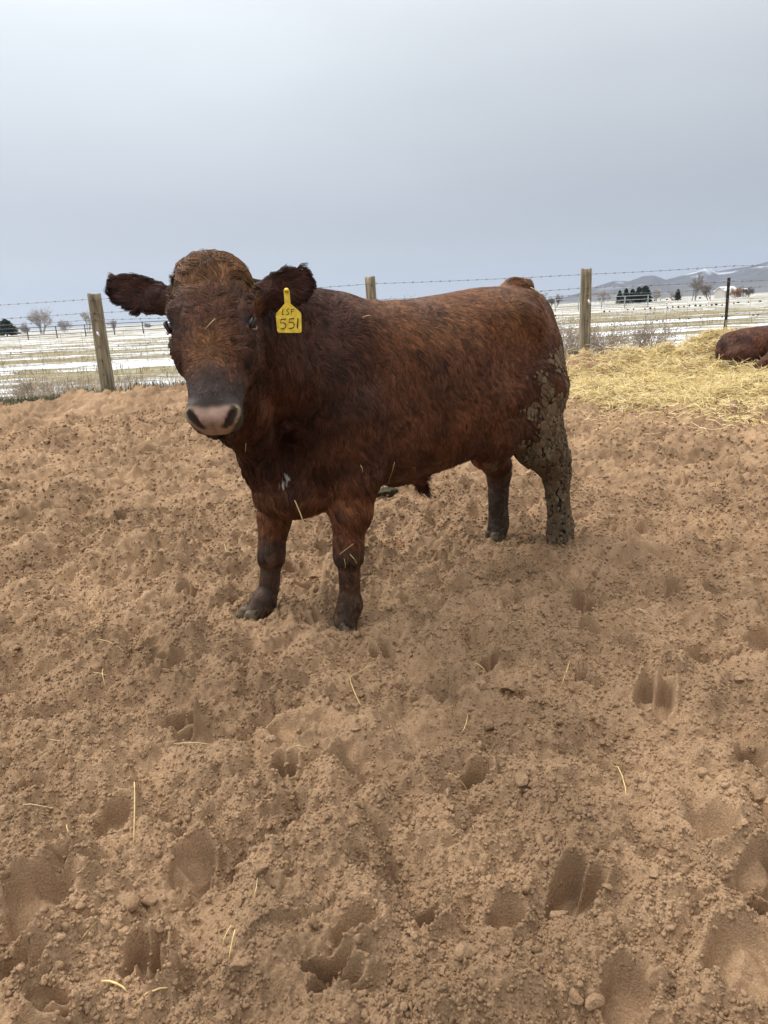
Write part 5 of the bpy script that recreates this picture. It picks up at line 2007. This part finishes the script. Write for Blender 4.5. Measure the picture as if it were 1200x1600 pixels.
def shed(px, y, w, d, h, rz, wallc, roofc, label):
    b = atd(px, 465, y)
    root = empty('farm_building', (b[0], y, 0), rz); tag(root, label, 'building')
    m = MB()
    m.add([(-w, -d, -.2), (w, -d, -.2), (w, d, -.2), (-w, d, -.2), (-w, -d, h), (w, -d, h), (w, d, h), (-w, d, h), (-w, 0, h * 1.5), (w, 0, h * 1.5)],
          [(0, 1, 5, 4), (2, 3, 7, 6), (1, 2, 6, 9, 5), (3, 0, 4, 8, 7)])
    m.build('wall', simple_mat('wall_paint', wallc, rough=.8), root, smooth=False)
    r = MB()
    e = .35
    for s_ in (-1, 1):
        r.add([(-w - e, s_ * (d + e), h - .12), (w + e, s_ * (d + e), h - .12), (w + e, 0, h * 1.5 + .06), (-w - e, 0, h * 1.5 + .06), (-w - e, s_ * (d + e), h - .27), (w + e, s_ * (d + e), h - .27), (w + e, 0, h * 1.5 - .1), (-w - e, 0, h * 1.5 - .1)],
              [(0, 1, 2, 3), (4, 7, 6, 5), (0, 4, 5, 1), (1, 5, 6, 2), (3, 2, 6, 7), (0, 3, 7, 4)])
    r.build('roof', simple_mat('roof_cover', roofc, rough=.7), root, smooth=False)
    dr = MB()
    dr.add([(-.6, -d - .03, 0), (.6, -d - .03, 0), (.6, -d - .03, 2), (-.6, -d - .03, 2)], [(0, 1, 2, 3)])
    dr.build('door', simple_mat('door_paint', (.12, .10, .09), rough=.7), root, smooth=False)


shed(1134, 260, 2.6, 2.5, 2.4, .3, (.45, .42, .38), (.82, .83, .85), 'small pale building with a snowy roof left of the steel post')
shed(1152, 250, 2.4, 2.0, 1.8, -.2, (.62, .60, .58), (.40, .38, .37), 'small white building beside the rust coloured tree')


# ------------------------------------------------------------------ the bull lying on the straw
_rd = ray(1185, 574)
LO = None
for _y in np.arange(6.5, 11, .02):
    _p = np.array([0, 0, CAM_H]) + _rd * (_y / _rd[1])
    if _p[2] < float(gz(_p[0], _p[1])) + .25 * float(straw_h(_p[0], _p[1])) + .07:
        LO = _p + np.array([.21, .50, 0])
        break
def build_lying():
    f = Field((-.75, -.75, -.10), (1.55, .75, .95), .014 if QF == 1 else .02)
    # local: x to the right of the picture, y away from the camera
    f.loft((0, 0, 0), np.eye(3), [(-.50, .22, .12, .03), (-.46, .34, .02, .16), (-.36, .43, -.03, .24), (-.15, .47, -.04, .30), (.15, .49, -.04, .33), (.45, .50, -.04, .32), (.70, .50, -.02, .28), (.88, .46, .04, .22), (.98, .36, .1, .1)], n=2.3, k=.02)
    f.ell((-.28, -.20, .14), (.20, .14, .15), k=.06)          # folded thigh
    f.chain([(-.38, -.26, .04, .06), (-.12, -.34, .02, .045), (.06, -.34, .01, .035)], k=.04)
    f.ell((.62, -.16, .24), (.2, .16, .2), k=.08)
    f.chain([(.70, -.20, .26, .17), (.48, -.40, .28, .15), (.22, -.50, .25, .12)], k=.07)   # neck bent back round to the flank
    f.chain([(.62, -.30, .02, .06), (.40, -.56, .0, .045), (.64, -.60, .0, .04)], k=.04)     # folded foreleg
    f.chain([(.20, -.51, .235, .118), (.02, -.55, .20, .110), (-.14, -.59, .10, .075), (-.24, -.60, .045, .058)], k=.05)  # head resting
    a1 = unit(np.array([-.62, -.10, .22])); n1 = unit(np.array([-.2, -1, .1])); n1 = unit(n1 - a1 * (n1 @ a1))
    f.cone((.06, -.52, .28), (-.02, -.54, .31), .03, .028, k=.03)
    f.ell(np.array([-.01, -.545, .305]) + a1 * .08, (.085, .042, .014), [a1, np.cross(a1, n1), n1], k=.02, bend=4)
    V, Fq = f.mesh()
    return smooth_mesh(V, Fq, 2), Fq


def lying_style(P, Nn):
    n = len(P)
    x, y, z = P.T
    flow = np.stack([-.5 * np.ones(n), np.zeros(n), -.7 * np.ones(n)], -1)
    nz = noise3(P, 5, 610)
    base = np.tile(np.array([.160, .056, .028]), (n, 1))
    base = lerp(base, np.array([.085, .032, .020]), sstep(0, .4, nz[:, 0]) * .8)
    base = lerp(base, np.array([.19, .075, .032]), sstep(.1, .5, nz[:, 1]) * .6)
    return np.ones(n), flow, .055 * np.ones(n), .34 * np.ones(n), base, .2 * np.ones(n), .88 * np.ones(n)


lV, lF = build_lying()
lying = empty('bull', (LO[0], LO[1], LO[2] - .02), 0)
tag(lying, 'dark reddish bull lying on the straw at the right edge', 'bull')
mesh_obj('body', lV, lF, body_mat, lying, cols=lying_style(lV, lV)[4] * .5)
if 'nofur' not in DEV:
    grow_fur('coat', lV, lF, 90000 if QF == 1 else 20000, lying_style, fur_mat, lying, seed=9, nseg=6, clump_n=6000, width=.0016, big_n=900)
for (ex, ey, ez) in ((-.035, -.648, .200), (-.06, -.46, .23)):
    mb = MB(); mb.tube([(ex, ey - .008, ez), (ex, ey, ez), (ex, ey + .012, ez)], [.004, .014, .010], n=10)
    mb.build('eye', eye_mat, lying)

# ------------------------------------------------------------------ haze: pale air that fades the far hills
if 'nohaze' not in DEV:
    hz = MB()
    X0, X1, Y0, Y1, Z0, Z1 = -5500, 6500, -300, 9300, -12, 420
    hz.add([(X0, Y0, Z0), (X1, Y0, Z0), (X1, Y1, Z0), (X0, Y1, Z0), (X0, Y0, Z1), (X1, Y0, Z1), (X1, Y1, Z1), (X0, Y1, Z1)],
           [(3, 2, 1, 0), (4, 5, 6, 7), (0, 1, 5, 4), (1, 2, 6, 5), (2, 3, 7, 6), (3, 0, 4, 7)])
    hm = bpy.data.materials.new('haze'); hm.use_nodes = True
    ht = hm.node_tree; ht.nodes.clear()
    ho = ht.nodes.new('ShaderNodeOutputMaterial'); hv = ht.nodes.new('ShaderNodeVolumePrincipled')
    hv.inputs['Color'].default_value = (.58, .68, .85, 1)
    hv.inputs['Density'].default_value = .00011
    ht.links.new(hv.outputs[0], ho.inputs['Volume'])
    o = hz.build('haze', hm, smooth=False)
    tag(o, 'thin blue winter haze over the distant hills', 'haze', kind='stuff')
